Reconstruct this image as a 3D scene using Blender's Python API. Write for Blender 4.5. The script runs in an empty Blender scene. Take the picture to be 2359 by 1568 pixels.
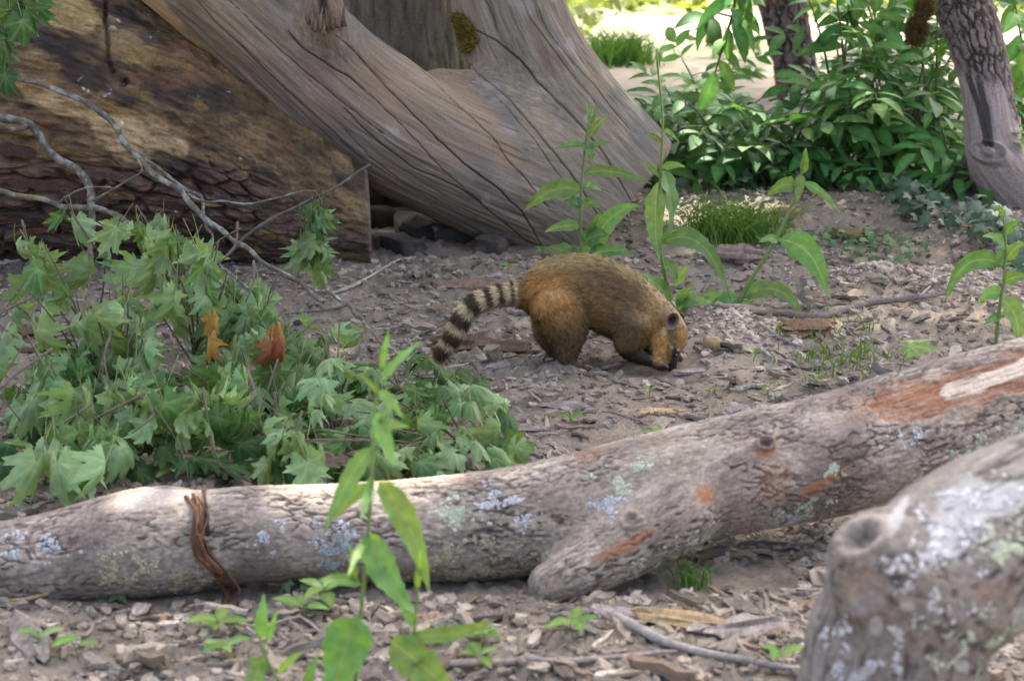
import bpy, math, random
import numpy as np
from mathutils import Vector, Matrix

# ------------------------------------------------------------------ camera, sky, sun, exposure
SC = bpy.context.scene
COL = SC.collection
PITCH = math.radians(13.7); CH = 1.6; FPX = 5007.0; CU, CV = 1179.0, 784.0
cam = bpy.data.cameras.new('camera'); CAM = bpy.data.objects.new('camera', cam); COL.objects.link(CAM)
CAM.location = (0, 0, CH); CAM.rotation_euler = (math.pi/2 - PITCH, 0, 0)
cam.sensor_width = 36; cam.lens = 36*FPX/2358.0; cam.clip_start = .05; cam.clip_end = 3000
cam.dof.use_dof = True; cam.dof.focus_distance = 6.45; cam.dof.aperture_fstop = 5.2
SC.camera = CAM
SUN_DIR = np.array([.16, .50, .85]); SUN_DIR /= np.linalg.norm(SUN_DIR)      # towards the sun
W = bpy.data.worlds.new('World'); SC.world = W; W.use_nodes = True
nt = W.node_tree; sky = nt.nodes.new('ShaderNodeTexSky'); sky.sky_type = 'NISHITA'; sky.sun_disc = False
sky.sun_elevation = math.asin(SUN_DIR[2]); sky.sun_rotation = math.atan2(SUN_DIR[0], SUN_DIR[1])
sky.air_density = .45; sky.dust_density = 8.0; sky.ozone_density = .8
bg = nt.nodes['Background']; nt.links.new(sky.outputs[0], bg.inputs[0]); bg.inputs[1].default_value = .15
sl = bpy.data.lights.new('sun', 'SUN'); sl.energy = 2.6; sl.angle = math.radians(.55); sl.color = (1, .95, .87)
so = bpy.data.objects.new('sun', sl); COL.objects.link(so)
so.rotation_euler = Vector(SUN_DIR).to_track_quat('Z', 'Y').to_euler(); so.location = (0, 0, 30)
vs = SC.view_settings; vs.view_transform = 'Standard'; vs.look = 'None'; vs.gamma = 1; vs.use_curve_mapping = False
vs.exposure = 2.78
SC.render.engine = 'CYCLES'
SC.cycles.max_bounces = 6; SC.cycles.diffuse_bounces = 4; SC.cycles.transmission_bounces = 4
SC.cycles.transparent_max_bounces = 4; SC.cycles.use_denoising = True; SC.cycles.sample_clamp_indirect = 8

R = random.Random(11); NR = np.random.default_rng(11)
cP, sP = math.cos(PITCH), math.sin(PITCH)

# ------------------------------------------------------------------ pixel <-> place
def ray(u, v):
    x = (u-CU)/FPX; y = (CV-v)/FPX
    return np.array([x, cP + y*sP, -sP + y*cP])
def at(u, v, Y):
    d = ray(u, v); t = Y/d[1]; return np.array([d[0]*t, Y, CH + d[2]*t])
def pxm(v, Y): return (Y/ray(CU, v)[1])/FPX            # metres for one pixel at depth Y
def gflat(u, v, z=0.):
    d = ray(u, v); t = (z-CH)/d[2]; return np.array([d[0]*t, d[1]*t, z])
def proj(P):
    P = np.asarray(P); q = P - np.array([0, 0, CH])
    dep = q[..., 1]*cP - q[..., 2]*sP; up = q[..., 1]*sP + q[..., 2]*cP
    return CU + FPX*q[..., 0]/dep, CV - FPX*up/dep

# ------------------------------------------------------------------ noise
def _h(ix, iy, iz, s=0):
    n = (ix.astype(np.int64)*73856093) ^ (iy.astype(np.int64)*19349663) ^ (iz.astype(np.int64)*83492791) ^ (s*1274126177)
    n = (n ^ (n >> 13)) * 1274126177 & 0x7fffffff
    n = (n ^ (n >> 15)) * 668265263 & 0x7fffffff
    return (n & 0xffffff)/float(0xffffff)
_RA = np.array([[.7071, -.4082, .5774], [.7071, .4082, -.5774], [0, .8165, .5774]])
def vn(P, f=1., s=0):
    P = (np.asarray(P, float)*f) @ _RA; I = np.floor(P); F0 = P-I; w = F0*F0*(3-2*F0); I = I.astype(np.int64)
    hx = [(I[:, 0]+d)*73856093 for d in (0, 1)]; hy = [(I[:, 1]+d)*19349663 for d in (0, 1)]; hz_ = [(I[:, 2]+d)*83492791 for d in (0, 1)]; sd = (s+1)*1274126177
    fx, fy, fz = F0.T; r = 0; wx = (1-w[:, 0], w[:, 0]); wy = (1-w[:, 1], w[:, 1]); wz = (1-w[:, 2], w[:, 2])
    for a in (0, 1):
        for b in (0, 1):
            for c in (0, 1):
                n = hx[a] ^ hy[b] ^ hz_[c] ^ sd; n = ((n ^ (n >> 13))*1274126177) & 0x7fffffff; n = ((n ^ (n >> 15))*668265263 >> 7)
                g = ((n & 1)*2-1)*(fx-a)+(((n >> 1) & 1)*2-1)*(fy-b)+(((n >> 2) & 1)*2-1)*(fz-c)
                r = r + g*wx[a]*wy[b]*wz[c]
    return np.clip(r*1.15, -1, 1)
def fbm(P, f=1., o=4, s=0, g=.5):
    r = 0; a = 1; tot = 0
    for i in range(o):
        r = r + a*vn(P, f*2.03**i, s+i*7); tot += a; a *= g
    return r/tot
def worley(P, f=1., s=0):
    P = np.asarray(P, float)*f; I = np.floor(P).astype(np.int64)
    d1 = np.full(len(P), 9.); d2 = d1.copy(); idv = np.zeros(len(P))
    for dx in (-1, 0, 1):
        for dy in (-1, 0, 1):
            for dz in (-1, 0, 1):
                x, y, z = I[:, 0]+dx, I[:, 1]+dy, I[:, 2]+dz
                q = np.stack([x+_h(x, y, z, s), y+_h(x, y, z, s+1), z+_h(x, y, z, s+2)], 1)
                d = np.sqrt(((q-P)**2).sum(1)); m = d < d1
                d2 = np.where(m, d1, np.minimum(d2, d)); idv = np.where(m, _h(x, y, z, s+5), idv); d1 = np.where(m, d, d1)
    return d1, d2, idv
def sm(a, b, x): t = np.clip((x-a)/(b-a), 0, 1); return t*t*(3-2*t)
def mix(a, b, t): return np.asarray(a)*(1-t) + np.asarray(b)*t
def cmix(C, c, m): return C*(1-m[:, None]) + np.asarray(c)[None, :]*m[:, None]
def ell(u, v, cu, cv, ru, rv, ang=0.):
    a = math.radians(ang); du = u-cu; dv = v-cv
    x = (du*math.cos(a)+dv*math.sin(a))/ru; y = (-du*math.sin(a)+dv*math.cos(a))/rv
    return np.sqrt(x*x+y*y)
def nz(v): v = np.asarray(v, float); return v/(np.linalg.norm(v)+1e-9)

# ------------------------------------------------------------------ objects
WL = {}
def tag(o, label=None, cat=None, group=None, kind=None):
    for k, v in (('label', label), ('category', cat), ('group', group), ('kind', kind)):
        if v: o[k] = v
    return o
def thing(name, label, cat, loc, group=None):
    o = bpy.data.objects.new(name, None); COL.objects.link(o); o.empty_display_size = .05
    o.location = loc; WL[o] = np.array(loc, float); return tag(o, label, cat, group)
def mesh(name, V, F, mat=None, col=None, smooth=True, normals=None):
    V = np.asarray(V, np.float32); Fs = F if isinstance(F, (list, tuple)) else [F]
    Fs = [np.asarray(f, np.int32) for f in Fs if len(f)]
    me = bpy.data.meshes.new(name); me.vertices.add(len(V)); me.vertices.foreach_set('co', V.ravel())
    L = np.concatenate([f.ravel() for f in Fs]); tot = np.concatenate([np.full(len(f), f.shape[1], np.int32) for f in Fs])
    st = np.concatenate([[0], np.cumsum(tot)[:-1]]).astype(np.int32)
    me.loops.add(len(L)); me.loops.foreach_set('vertex_index', L)
    me.polygons.add(len(tot)); me.polygons.foreach_set('loop_start', st); me.polygons.foreach_set('loop_total', tot)
    me.polygons.foreach_set('use_smooth', np.full(len(tot), smooth))
    if col is not None:
        ca = me.color_attributes.new('col', 'FLOAT_COLOR', 'POINT')
        c = np.ones((len(V), 4), np.float32); c[:, :3] = np.clip(col, 0, 1); ca.data.foreach_set('color', c.ravel())
    me.update(calc_edges=True); me.validate()
    if normals is not None: me.normals_split_custom_set_from_vertices(np.asarray(normals, np.float32).tolist())
    if mat: me.materials.append(mat)
    return me
def put(name, me, parent=None, M=None, loc=None):
    o = bpy.data.objects.new(name, me); COL.objects.link(o)
    if parent is not None: o.parent = parent
    base = WL[parent] if parent is not None else np.zeros(3)
    if M is not None:
        M = M.copy(); M.translation = Vector(np.array(M.translation)-base); o.matrix_local = M
    else:
        loc = np.zeros(3) if loc is None else np.asarray(loc, float)
        o.location = loc-base; WL[o] = loc
    return o
def mk(name, V, F, mat, parent=None, col=None, smooth=True, normals=None):
    V = np.asarray(V, float)
    org = np.array([V[:, 0].mean(), V[:, 1].mean(), V[:, 2].min()])
    if col is not None and np.ndim(col) == 1: col = np.tile(np.asarray(col, float), (len(V), 1))
    return put(name, mesh(name, V-org, F, mat, col, smooth, normals), parent, loc=org)
def frame(along, nrm, loc, s=1.):
    a = nz(along); n = np.asarray(nrm, float); n = nz(n-a*np.dot(a, n)); x = np.cross(a, n)
    M = Matrix(((x[0]*s, a[0]*s, n[0]*s, loc[0]), (x[1]*s, a[1]*s, n[1]*s, loc[1]), (x[2]*s, a[2]*s, n[2]*s, loc[2]), (0, 0, 0, 1)))
    return M
def join(parts):
    Vs, Qs, Ts, Cs, n = [], [], [], [], 0
    for p in parts:
        V, F = p[0], p[1]
        for f in (F if isinstance(F, (list, tuple)) else [F]):
            f = np.asarray(f)
            if len(f) == 0: continue
            (Qs if f.shape[1] == 4 else Ts).append(f+n)
        Vs.append(V); n += len(V)
        if len(p) > 2: Cs.append(p[2] if np.ndim(p[2]) == 2 else np.tile(np.asarray(p[2], float), (len(V), 1)))
    F = []
    if Qs: F.append(np.concatenate(Qs))
    if Ts: F.append(np.concatenate(Ts))
    return np.concatenate(Vs), F, (np.concatenate(Cs) if Cs else None)

# ------------------------------------------------------------------ materials
def mat_col(name, rough=.85, ns=60., nstr=.25, bs=120., bump=.35, spec=.25, rand=0., stretch=(1, 1, 1), bdist=.004, hair=False):
    m = bpy.data.materials.new(name); m.use_nodes = True; t = m.node_tree; N = t.nodes; L = t.links
    p = N['Principled BSDF']; p.inputs['Roughness'].default_value = rough; p.inputs['Specular IOR Level'].default_value = spec
    a = N.new('ShaderNodeAttribute'); a.attribute_name = 'col'
    tc = N.new('ShaderNodeTexCoord'); mp = N.new('ShaderNodeMapping'); mp.inputs['Scale'].default_value = stretch
    L.new(tc.outputs['Object'], mp.inputs[0])
    n1 = N.new('ShaderNodeTexNoise'); n1.inputs['Scale'].default_value = ns; n1.inputs['Detail'].default_value = 5
    L.new(mp.outputs[0], n1.inputs['Vector'])
    mr = N.new('ShaderNodeMapRange'); mr.inputs[1].default_value = .25; mr.inputs[2].default_value = .75
    mr.inputs[3].default_value = 1-nstr; mr.inputs[4].default_value = 1+nstr; L.new(n1.outputs[0], mr.inputs[0])
    vm = N.new('ShaderNodeVectorMath'); vm.operation = 'SCALE'; L.new(a.outputs[0], vm.inputs[0]); L.new(mr.outputs[0], vm.inputs['Scale'])
    out = vm.outputs[0]
    if rand:
        oi = N.new('ShaderNodeObjectInfo'); r2 = N.new('ShaderNodeMapRange'); r2.inputs[3].default_value = 1-rand; r2.inputs[4].default_value = 1+rand
        L.new(oi.outputs['Random'], r2.inputs[0]); v2 = N.new('ShaderNodeVectorMath'); v2.operation = 'SCALE'
        L.new(out, v2.inputs[0]); L.new(r2.outputs[0], v2.inputs['Scale']); out = v2.outputs[0]
    L.new(out, p.inputs['Base Color'])
    if bump:
        n2 = N.new('ShaderNodeTexNoise'); n2.inputs['Scale'].default_value = bs; n2.inputs['Detail'].default_value = 6; n2.inputs['Roughness'].default_value = .65
        L.new(mp.outputs[0], n2.inputs['Vector'])
        b = N.new('ShaderNodeBump'); b.inputs['Strength'].default_value = bump; b.inputs['Distance'].default_value = bdist
        L.new(n2.outputs[0], b.inputs['Height']); L.new(b.outputs[0], p.inputs['Normal'])
    return m
def mat_leaf(name, trans=.35, rough=.45, spec=.4, rand=.22, hue=.02, tcol=(1.5, 1.35, .5)):
    m = bpy.data.materials.new(name); m.use_nodes = True; t = m.node_tree; N = t.nodes; L = t.links
    p = N['Principled BSDF']; p.inputs['Roughness'].default_value = rough; p.inputs['Specular IOR Level'].default_value = spec
    a = N.new('ShaderNodeAttribute'); a.attribute_name = 'col'
    oi = N.new('ShaderNodeObjectInfo'); hs = N.new('ShaderNodeHueSaturation')
    r1 = N.new('ShaderNodeMapRange'); r1.inputs[3].default_value = .5-hue; r1.inputs[4].default_value = .5+hue; L.new(oi.outputs['Random'], r1.inputs[0])
    mu = N.new('ShaderNodeMath'); mu.operation = 'MULTIPLY'; mu.inputs[1].default_value = 7.31; L.new(oi.outputs['Random'], mu.inputs[0])
    fr = N.new('ShaderNodeMath'); fr.operation = 'FRACT'; L.new(mu.outputs[0], fr.inputs[0])
    r2 = N.new('ShaderNodeMapRange'); r2.inputs[3].default_value = 1-rand; r2.inputs[4].default_value = 1+rand; L.new(fr.outputs[0], r2.inputs[0])
    tc = N.new('ShaderNodeTexCoord'); n1 = N.new('ShaderNodeTexNoise'); n1.inputs['Scale'].default_value = 45; n1.inputs['Detail'].default_value = 4
    L.new(tc.outputs['Object'], n1.inputs['Vector'])
    r3 = N.new('ShaderNodeMapRange'); r3.inputs[1].default_value = .3; r3.inputs[2].default_value = .7; r3.inputs[3].default_value = .8; r3.inputs[4].default_value = 1.18
    L.new(n1.outputs[0], r3.inputs[0]); m2 = N.new('ShaderNodeMath'); m2.operation = 'MULTIPLY'; L.new(r2.outputs[0], m2.inputs[0]); L.new(r3.outputs[0], m2.inputs[1])
    L.new(a.outputs[0], hs.inputs['Color']); L.new(r1.outputs[0], hs.inputs['Hue']); L.new(m2.outputs[0], hs.inputs['Value'])
    L.new(hs.outputs[0], p.inputs['Base Color'])
    b = N.new('ShaderNodeBump'); b.inputs['Strength'].default_value = .3; b.inputs['Distance'].default_value = .003; L.new(n1.outputs[0], b.inputs['Height']); L.new(b.outputs[0], p.inputs['Normal'])
    vm = N.new('ShaderNodeVectorMath'); vm.operation = 'MULTIPLY'; vm.inputs[1].default_value = tcol; L.new(hs.outputs[0], vm.inputs[0])
    tr = N.new('ShaderNodeBsdfTranslucent'); L.new(vm.outputs[0], tr.inputs['Color'])
    mx = N.new('ShaderNodeMixShader'); mx.inputs[0].default_value = trans
    L.new(p.outputs[0], mx.inputs[1]); L.new(tr.outputs[0], mx.inputs[2]); L.new(mx.outputs[0], N['Material Output'].inputs['Surface'])
    return m
M_SOIL = mat_col('soil', .95, 90, .30, 160, .8, .1, bdist=.006)
M_WOOD = mat_col('weathered_wood', .8, 140, .16, 220, .35, .2)
M_BARK = mat_col('bark', .9, 110, .25, 170, .6, .15, bdist=.005)
M_ROT = mat_col('rotten_wood', .75, 90, .3, 130, .6, .3, bdist=.006)
M_CHIP = mat_col('wood_chip', .85, 120, .35, 160, .6, .15, rand=.12, stretch=(1, .25, 1))
M_TWIG = mat_col('twig_bark', .85, 90, .35, 150, .5, .2, rand=.15)
M_STONE = mat_col('stone', .9, 60, .25, 90, .6, .2, rand=.2)
M_LICHEN = mat_col('lichen', .95, 200, .3, 200, .6, .05)
M_MOSS = mat_col('moss', .95, 150, .3, 0, 0, .05)
M_FUR = mat_col('fur', .65, 300, .12, 0, 0, .25)
M_SKIN = mat_col('animal_skin', .55, 150, .15, 200, .3, .35)
M_EYE = mat_col('eye', .08, 50, 0, 0, 0, .6)
M_LEAF = mat_leaf('weed_leaf', .38, .42, .4)
M_BUSH = mat_leaf('shrub_leaf', .30, .52, .22, .3)
M_WILT = mat_leaf('wilted_leaf', .26, .46, .36, .25, .015)
M_IVY = mat_leaf('ivy_leaf', .15, .48, .28, .25)
M_GRASS = mat_leaf('grass_blade', .35, .5, .3, .1)
M_STEM = mat_col('green_stem', .5, 60, .15, 0, 0, .35)

# ------------------------------------------------------------------ curves and tubes
def catmull(pts, step):
    P = np.asarray(pts, float); n = len(P)
    E = np.vstack([2*P[0]-P[1], P, 2*P[-1]-P[-2]]); out = []
    for i in range(n-1):
        a, b, c, d = E[i:i+4]; k = max(1, int(np.linalg.norm((c-b)[:3])/step))
        for j in range(k):
            t = j/k
            out.append(.5*(2*b+(c-a)*t+(2*a-5*b+4*c-d)*t*t+(3*b-a-3*c+d)*t**3))
    out.append(P[-1]); return np.array(out)
def frames(P):
    T = np.gradient(P, axis=0); T /= np.linalg.norm(T, axis=1)[:, None]+1e-9
    e = np.cross(T[0], [0.13, .2, 1.]); e = nz(e); E1 = [e]
    for i in range(1, len(P)):
        e = e-T[i]*np.dot(e, T[i]); e = nz(e); E1.append(e)
    E1 = np.array(E1); return T, E1, np.cross(T, E1)
def tube_mesh(P, rad, n=6, cap=True, jit=0., seed=0):
    P = np.asarray(P, float); T, A, B = frames(P); rad = np.broadcast_to(rad, len(P))
    th = np.arange(n)*2*math.pi/n
    V = P[:, None]+rad[:, None, None]*(np.cos(th)[None, :, None]*A[:, None]+np.sin(th)[None, :, None]*B[:, None])
    if jit:
        rr = np.random.default_rng(seed); V = P[:, None]+(V-P[:, None])*(1+jit*rr.uniform(-1, 1, (len(P), n, 1)))
    V = V.reshape(-1, 3); i = np.arange(len(P)-1)[:, None]*n; j = np.arange(n)[None]; k = (j+1) % n
    Q = np.stack([i+j, i+k, i+n+k, i+n+j], -1).reshape(-1, 4); F = [Q]
    if cap:
        m = len(V); V = np.vstack([V, P[0], P[-1]]); q = (len(P)-1)*n; j = np.arange(n); k = (j+1) % n
        F.append(np.concatenate([np.stack([k, j, np.full(n, m)], 1), np.stack([q+j, q+k, np.full(n, m+1)], 1)]))
    return V, F

# ------------------------------------------------------------------ solid wood from smooth unions of tubes
class Tube:
    def __init__(s, pts, step=.06):     # pts: (x,y,z,r)
        C = catmull(pts, step); s.P = C[:, :3]; s.r = C[:, 3]; s.T, s.A, s.B = frames(s.P)
        s.S = np.concatenate([[0], np.cumsum(np.linalg.norm(np.diff(s.P, axis=0), axis=1))])
    def ev(s, X, full=False):
        best = np.full(len(X), 1e9); bi = np.zeros(len(X), int); bt = np.zeros(len(X))
        for i in range(len(s.P)-1):
            a = s.P[i]; d = s.P[i+1]-a; l2 = d@d; q = X-a
            t = np.clip(q@d/l2, 0, 1); e = q-t[:, None]*d
            dist = np.sqrt((e*e).sum(1))-(s.r[i]*(1-t)+s.r[i+1]*t)
            m = dist < best; best[m] = dist[m]
            if full: bi[m] = i; bt[m] = t[m]
        if not full: return best
        sg = max(float(np.mean(np.diff(s.S)))*1.3, .45*float(s.r.mean()))          # smooth along/around coordinates
        d2 = ((X[:, None, :]-s.P[None])**2).sum(2); w = np.exp(-(d2-d2.min(1)[:, None])/(2*sg*sg)); w /= w.sum(1)[:, None]
        C = w@s.P; o = X-C
        return best, np.stack([w@s.S, (o*(w@s.A)).sum(1), (o*(w@s.B)).sum(1)], 1)
def smin(a, b, k):
    h = np.clip(.5+.5*(b-a)/k, 0, 1); return b*(1-h)+a*h-k*h*(1-h)
def sdf_of(tubes, k, cuts=()):
    def f(X):
        d = None
        for t in tubes:
            e = t.ev(X); d = e if d is None else smin(d, e, k)
        for (p, n) in cuts: d = np.maximum(d, (X-p)@nz(n))
        return d
    return f
def nets(f, lo, hi, h):
    lo = np.asarray(lo, float); n = (np.ceil((np.asarray(hi)-lo)/h).astype(int)//4+1)*4
    ax = [lo[i]+h*np.arange(n[i]) for i in range(3)]
    cx = [a[::4]+1.5*h for a in ax]
    G = np.stack(np.meshgrid(*cx, indexing='ij'), -1); cs = G.shape[:3]
    c = f(G.reshape(-1, 3)).reshape(cs)
    D = np.repeat(np.repeat(np.repeat(c, 4, 0), 4, 1), 4, 2).astype(np.float32)
    near = np.repeat(np.repeat(np.repeat(np.abs(c) < 5.*h, 4, 0), 4, 1), 4, 2)
    ii = np.nonzero(near); X = np.stack([ax[k][ii[k]] for k in range(3)], 1)
    D[ii] = f(X); ins = D < 0
    cnt = np.zeros(np.array(D.shape)-1, np.int8)
    sl_ = lambda d: tuple(slice(d[k], D.shape[k]-1+d[k]) for k in range(3))
    cor = [(a, b, e) for a in (0, 1) for b in (0, 1) for e in (0, 1)]
    for d in cor: cnt += ins[sl_(d)]
    act = np.nonzero((cnt > 0) & (cnt < 8)); A = np.stack(act, 1)
    idx = -np.ones(cnt.shape, np.int32); idx[act] = np.arange(len(A))
    S = np.zeros((len(A), 3)); K = np.zeros(len(A))
    for a in cor:
        for k in range(3):
            if a[k] == 0:
                b = list(a); b[k] = 1
                fa = D[A[:, 0]+a[0], A[:, 1]+a[1], A[:, 2]+a[2]]; fb = D[A[:, 0]+b[0], A[:, 1]+b[1], A[:, 2]+b[2]]
                m = (fa < 0) != (fb < 0); t = np.where(m, fa/np.where(m, fa-fb, 1), 0)
                q = np.array(a, float)+t[:, None]*(np.array(b)-np.array(a)); S += q*m[:, None]; K += m
    V = lo+h*(A+S/K[:, None]); Q = []
    for k in range(3):
        a1, a2 = (k+1) % 3, (k+2) % 3
        s0 = [slice(1, -1)]*3; s1 = [slice(1, -1)]*3; s0[k] = slice(0, -1); s1[k] = slice(1, None)
        i0, i1 = ins[tuple(s0)], ins[tuple(s1)]
        for flip in (0, 1):
            m = (i0 & ~i1) if not flip else (~i0 & i1)
            e = np.stack(np.nonzero(m), 1); off = np.ones(3, int); off[k] = 0; e = e+off
            def c_(d1, d2):
                x = e.copy(); x[:, a1] += d1; x[:, a2] += d2; return idx[x[:, 0], x[:, 1], x[:, 2]]
            q = np.stack([c_(-1, -1), c_(0, -1), c_(0, 0), c_(-1, 0)], 1)
            Q.append(q if not flip else q[:, ::-1])
    Q = np.concatenate(Q); return V, Q[(Q >= 0).all(1)]
def vnorm(V, Q):
    n = np.cross(V[Q[:, 2]]-V[Q[:, 0]], V[Q[:, 3]]-V[Q[:, 1]]); N = np.zeros_like(V)
    for k in range(3):
        for j in range(4): N[:, k] += np.bincount(Q[:, j], n[:, k], len(V))
    return N/(np.linalg.norm(N, axis=1)[:, None]+1e-12)
def refine(V, Q, N, k):
    C = V[Q].mean(1); n = N[Q].mean(1); to = np.array([0, 0, CH])-C; to /= np.linalg.norm(to, axis=1)[:, None]
    uu, vv = proj(C)
    m = ((n*to).sum(1) > -.25) & (uu > -150) & (uu < 2510) & (vv > -150) & (vv < 1720)
    keep, q = Q[~m], Q[m]
    g = np.linspace(0, 1, k+1); a, b = np.meshgrid(g, g, indexing='ij'); a = a.ravel()[None, :, None]; b = b.ravel()[None, :, None]
    X = V[q[:, 0]][:, None]*(1-a)*(1-b)+V[q[:, 1]][:, None]*a*(1-b)+V[q[:, 2]][:, None]*a*b+V[q[:, 3]][:, None]*(1-a)*b
    base = (np.arange(len(q))*(k+1)**2)[:, None]
    i, j = np.meshgrid(np.arange(k), np.arange(k), indexing='ij'); i = i.ravel(); j = j.ravel()
    loc = np.stack([i*(k+1)+j, (i+1)*(k+1)+j, (i+1)*(k+1)+j+1, i*(k+1)+j+1], 1)
    Fq = (base[:, :, None]+loc[None]).reshape(-1, 4)
    X = np.concatenate([V, X.reshape(-1, 3)]); Fq = np.concatenate([keep, Fq+len(V)])
    I = np.round(X*2e5).astype(np.int64); key = I[:, 0]*73856093 ^ I[:, 1]*19349663 ^ I[:, 2]*83492791
    _, first, inv = np.unique(key, return_index=True, return_inverse=True)
    F2 = inv[Fq]; used = np.zeros(len(first), bool); used[F2.ravel()] = True
    re = np.cumsum(used)-1
    return X[first][used], re[F2]
class Solid: pass
def solid(tubes, h=.012, k=.05, cuts=(), sub=3, proj_it=1, extra=None, pad=.03):
    f0 = sdf_of(tubes, k, cuts); f = (lambda X: f0(X)-extra(X)) if extra else f0
    P = np.concatenate([t.P for t in tubes]); r = np.concatenate([t.r for t in tubes])[:, None]
    V, Q = nets(f, (P-r).min(0)-pad, (P+r).max(0)+pad, h); N = vnorm(V, Q)
    if sub > 1:
        V, Q = refine(V, Q, N, sub); N = vnorm(V, Q)
        if not cuts:
            for _ in range(proj_it): V = V-f(V)[:, None]*N
            N = vnorm(V, Q)
    s = Solid(); s.V, s.Q, s.N = V, Q, N; s.u, s.v = proj(V)
    d, c = [], []
    for t in tubes:
        a, b = t.ev(V, True); d.append(a); c.append(b)
    d = np.stack(d, 1); w = np.exp(-(d-d.min(1)[:, None])/.04); s.w = w/w.sum(1)[:, None]; s.c = c
    return s
def grain(s, fn):                      # blend a noise over the tubes' own along/around coordinates
    r = 0
    for i, c in enumerate(s.c): r = r + s.w[:, i]*fn(c)
    return r
def polydist(u, v, pts):
    P = np.asarray(pts, float); best = np.full(len(u), 1e9); X = np.stack([u, v], 1); bt = np.zeros(len(u)); n = len(P)-1
    for i in range(n):
        a, d = P[i], P[i+1]-P[i]; t = np.clip(((X-a)@d)/(d@d), 0, 1); e = X-a-t[:, None]*d
        q = np.sqrt((e*e).sum(1)); m = q < best; best[m] = q[m]; bt[m] = (i+t[m])/n
    return best, bt

# ------------------------------------------------------------------ the ground
MOUNDS = []
for (u, v, ru, ry, hh) in [(1700, 795, .26, .24, .075), (1620, 770, .14, .16, .05), (2010, 672, .22, .22, .07), (2240, 700, .32, .26, .075), (1990, 745, .2, .1, .02),
                           (640, 690, .5, .4, .03), (1150, 640, .3, .2, .03), (250, 1120, .3, .1, .04), (100, 1130, .3, .14, .03), (1900, 500, .9, .5, .05),
                           (1130, 1050, .3, .2, .025), (2330, 560, .4, .6, .06), (600, 1085, .25, .12, .03), (1430, 1520, .5, .2, .03), (1650, 480, .35, .3, .03)]:
    g = gflat(u, v); MOUNDS.append((g[0], g[1], ru, ry, hh))
PITS = []
for (u, v, r_, hh) in [(1562, 868, .05, .028), (2085, 672, .045, .05), (1340, 1030, .08, .03), (1480, 850, .12, .015), (300, 905, .2, .02)]:
    g = gflat(u, v); PITS.append((g[0], g[1], r_, hh))
def hgt(x, y, fine=True):
    x = np.atleast_1d(np.asarray(x, float)); y = np.atleast_1d(np.asarray(y, float)); sh = x.shape
    x = x.ravel(); y = y.ravel(); P = np.stack([x, y, np.zeros_like(x)], 1)
    z = .025*fbm(P, .9, 2, 3)+.006*vn(P, 5, 9); mm = np.zeros_like(x)
    for (a, b, r1, r2, hh) in MOUNDS:
        g = np.exp(-(((x-a)/r1)**2+((y-b)/r2)**2)); z = z+hh*g; mm = mm+g
    for (a, b, r1, hh) in PITS: z = z-hh*np.exp(-(((x-a)/r1)**2+((y-b)/r1)**2))
    if fine:
        near = sm(16, 9, y)
        rough = .45+.55*sm(-.3, .4, vn(P, 1.7, 31))
        z = z+near*rough*(.020*fbm(P, 11, 3, 40)+.008*vn(P, 42, 50))
        d1, d2, _ = worley(P, 17, 60); z = z+near*.022*rough*sm(.45, .05, d1)
        d1, d2, _ = worley(P, 48, 61); z = z+near*.009*sm(.5, .05, d1)*(.7+np.clip(mm, 0, 1))
    return z.reshape(sh)
def H(x, y):                               # height of the built sheet, read back from its own grid
    r, t = math.hypot(x, y), math.atan2(x, y)
    i = min(max(int(np.searchsorted(GR, r))-1, 0), len(GR)-2); j = min(max(int(np.searchsorted(GT, t))-1, 0), len(GT)-2)
    a = (r-GR[i])/(GR[i+1]-GR[i]); b = (t-GT[j])/(GT[j+1]-GT[j])
    return float((1-a)*((1-b)*GZ[i, j]+b*GZ[i, j+1])+a*((1-b)*GZ[i+1, j]+b*GZ[i+1, j+1]))
def G(u, v, up=0.):                        # pixel -> point on the ground
    z = 0.
    for _ in range(3):
        p = gflat(u, v, z); z = .5*z+.5*H(p[0], p[1])
    p = gflat(u, v, z); p[2] = H(p[0], p[1])+up; return p
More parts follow.
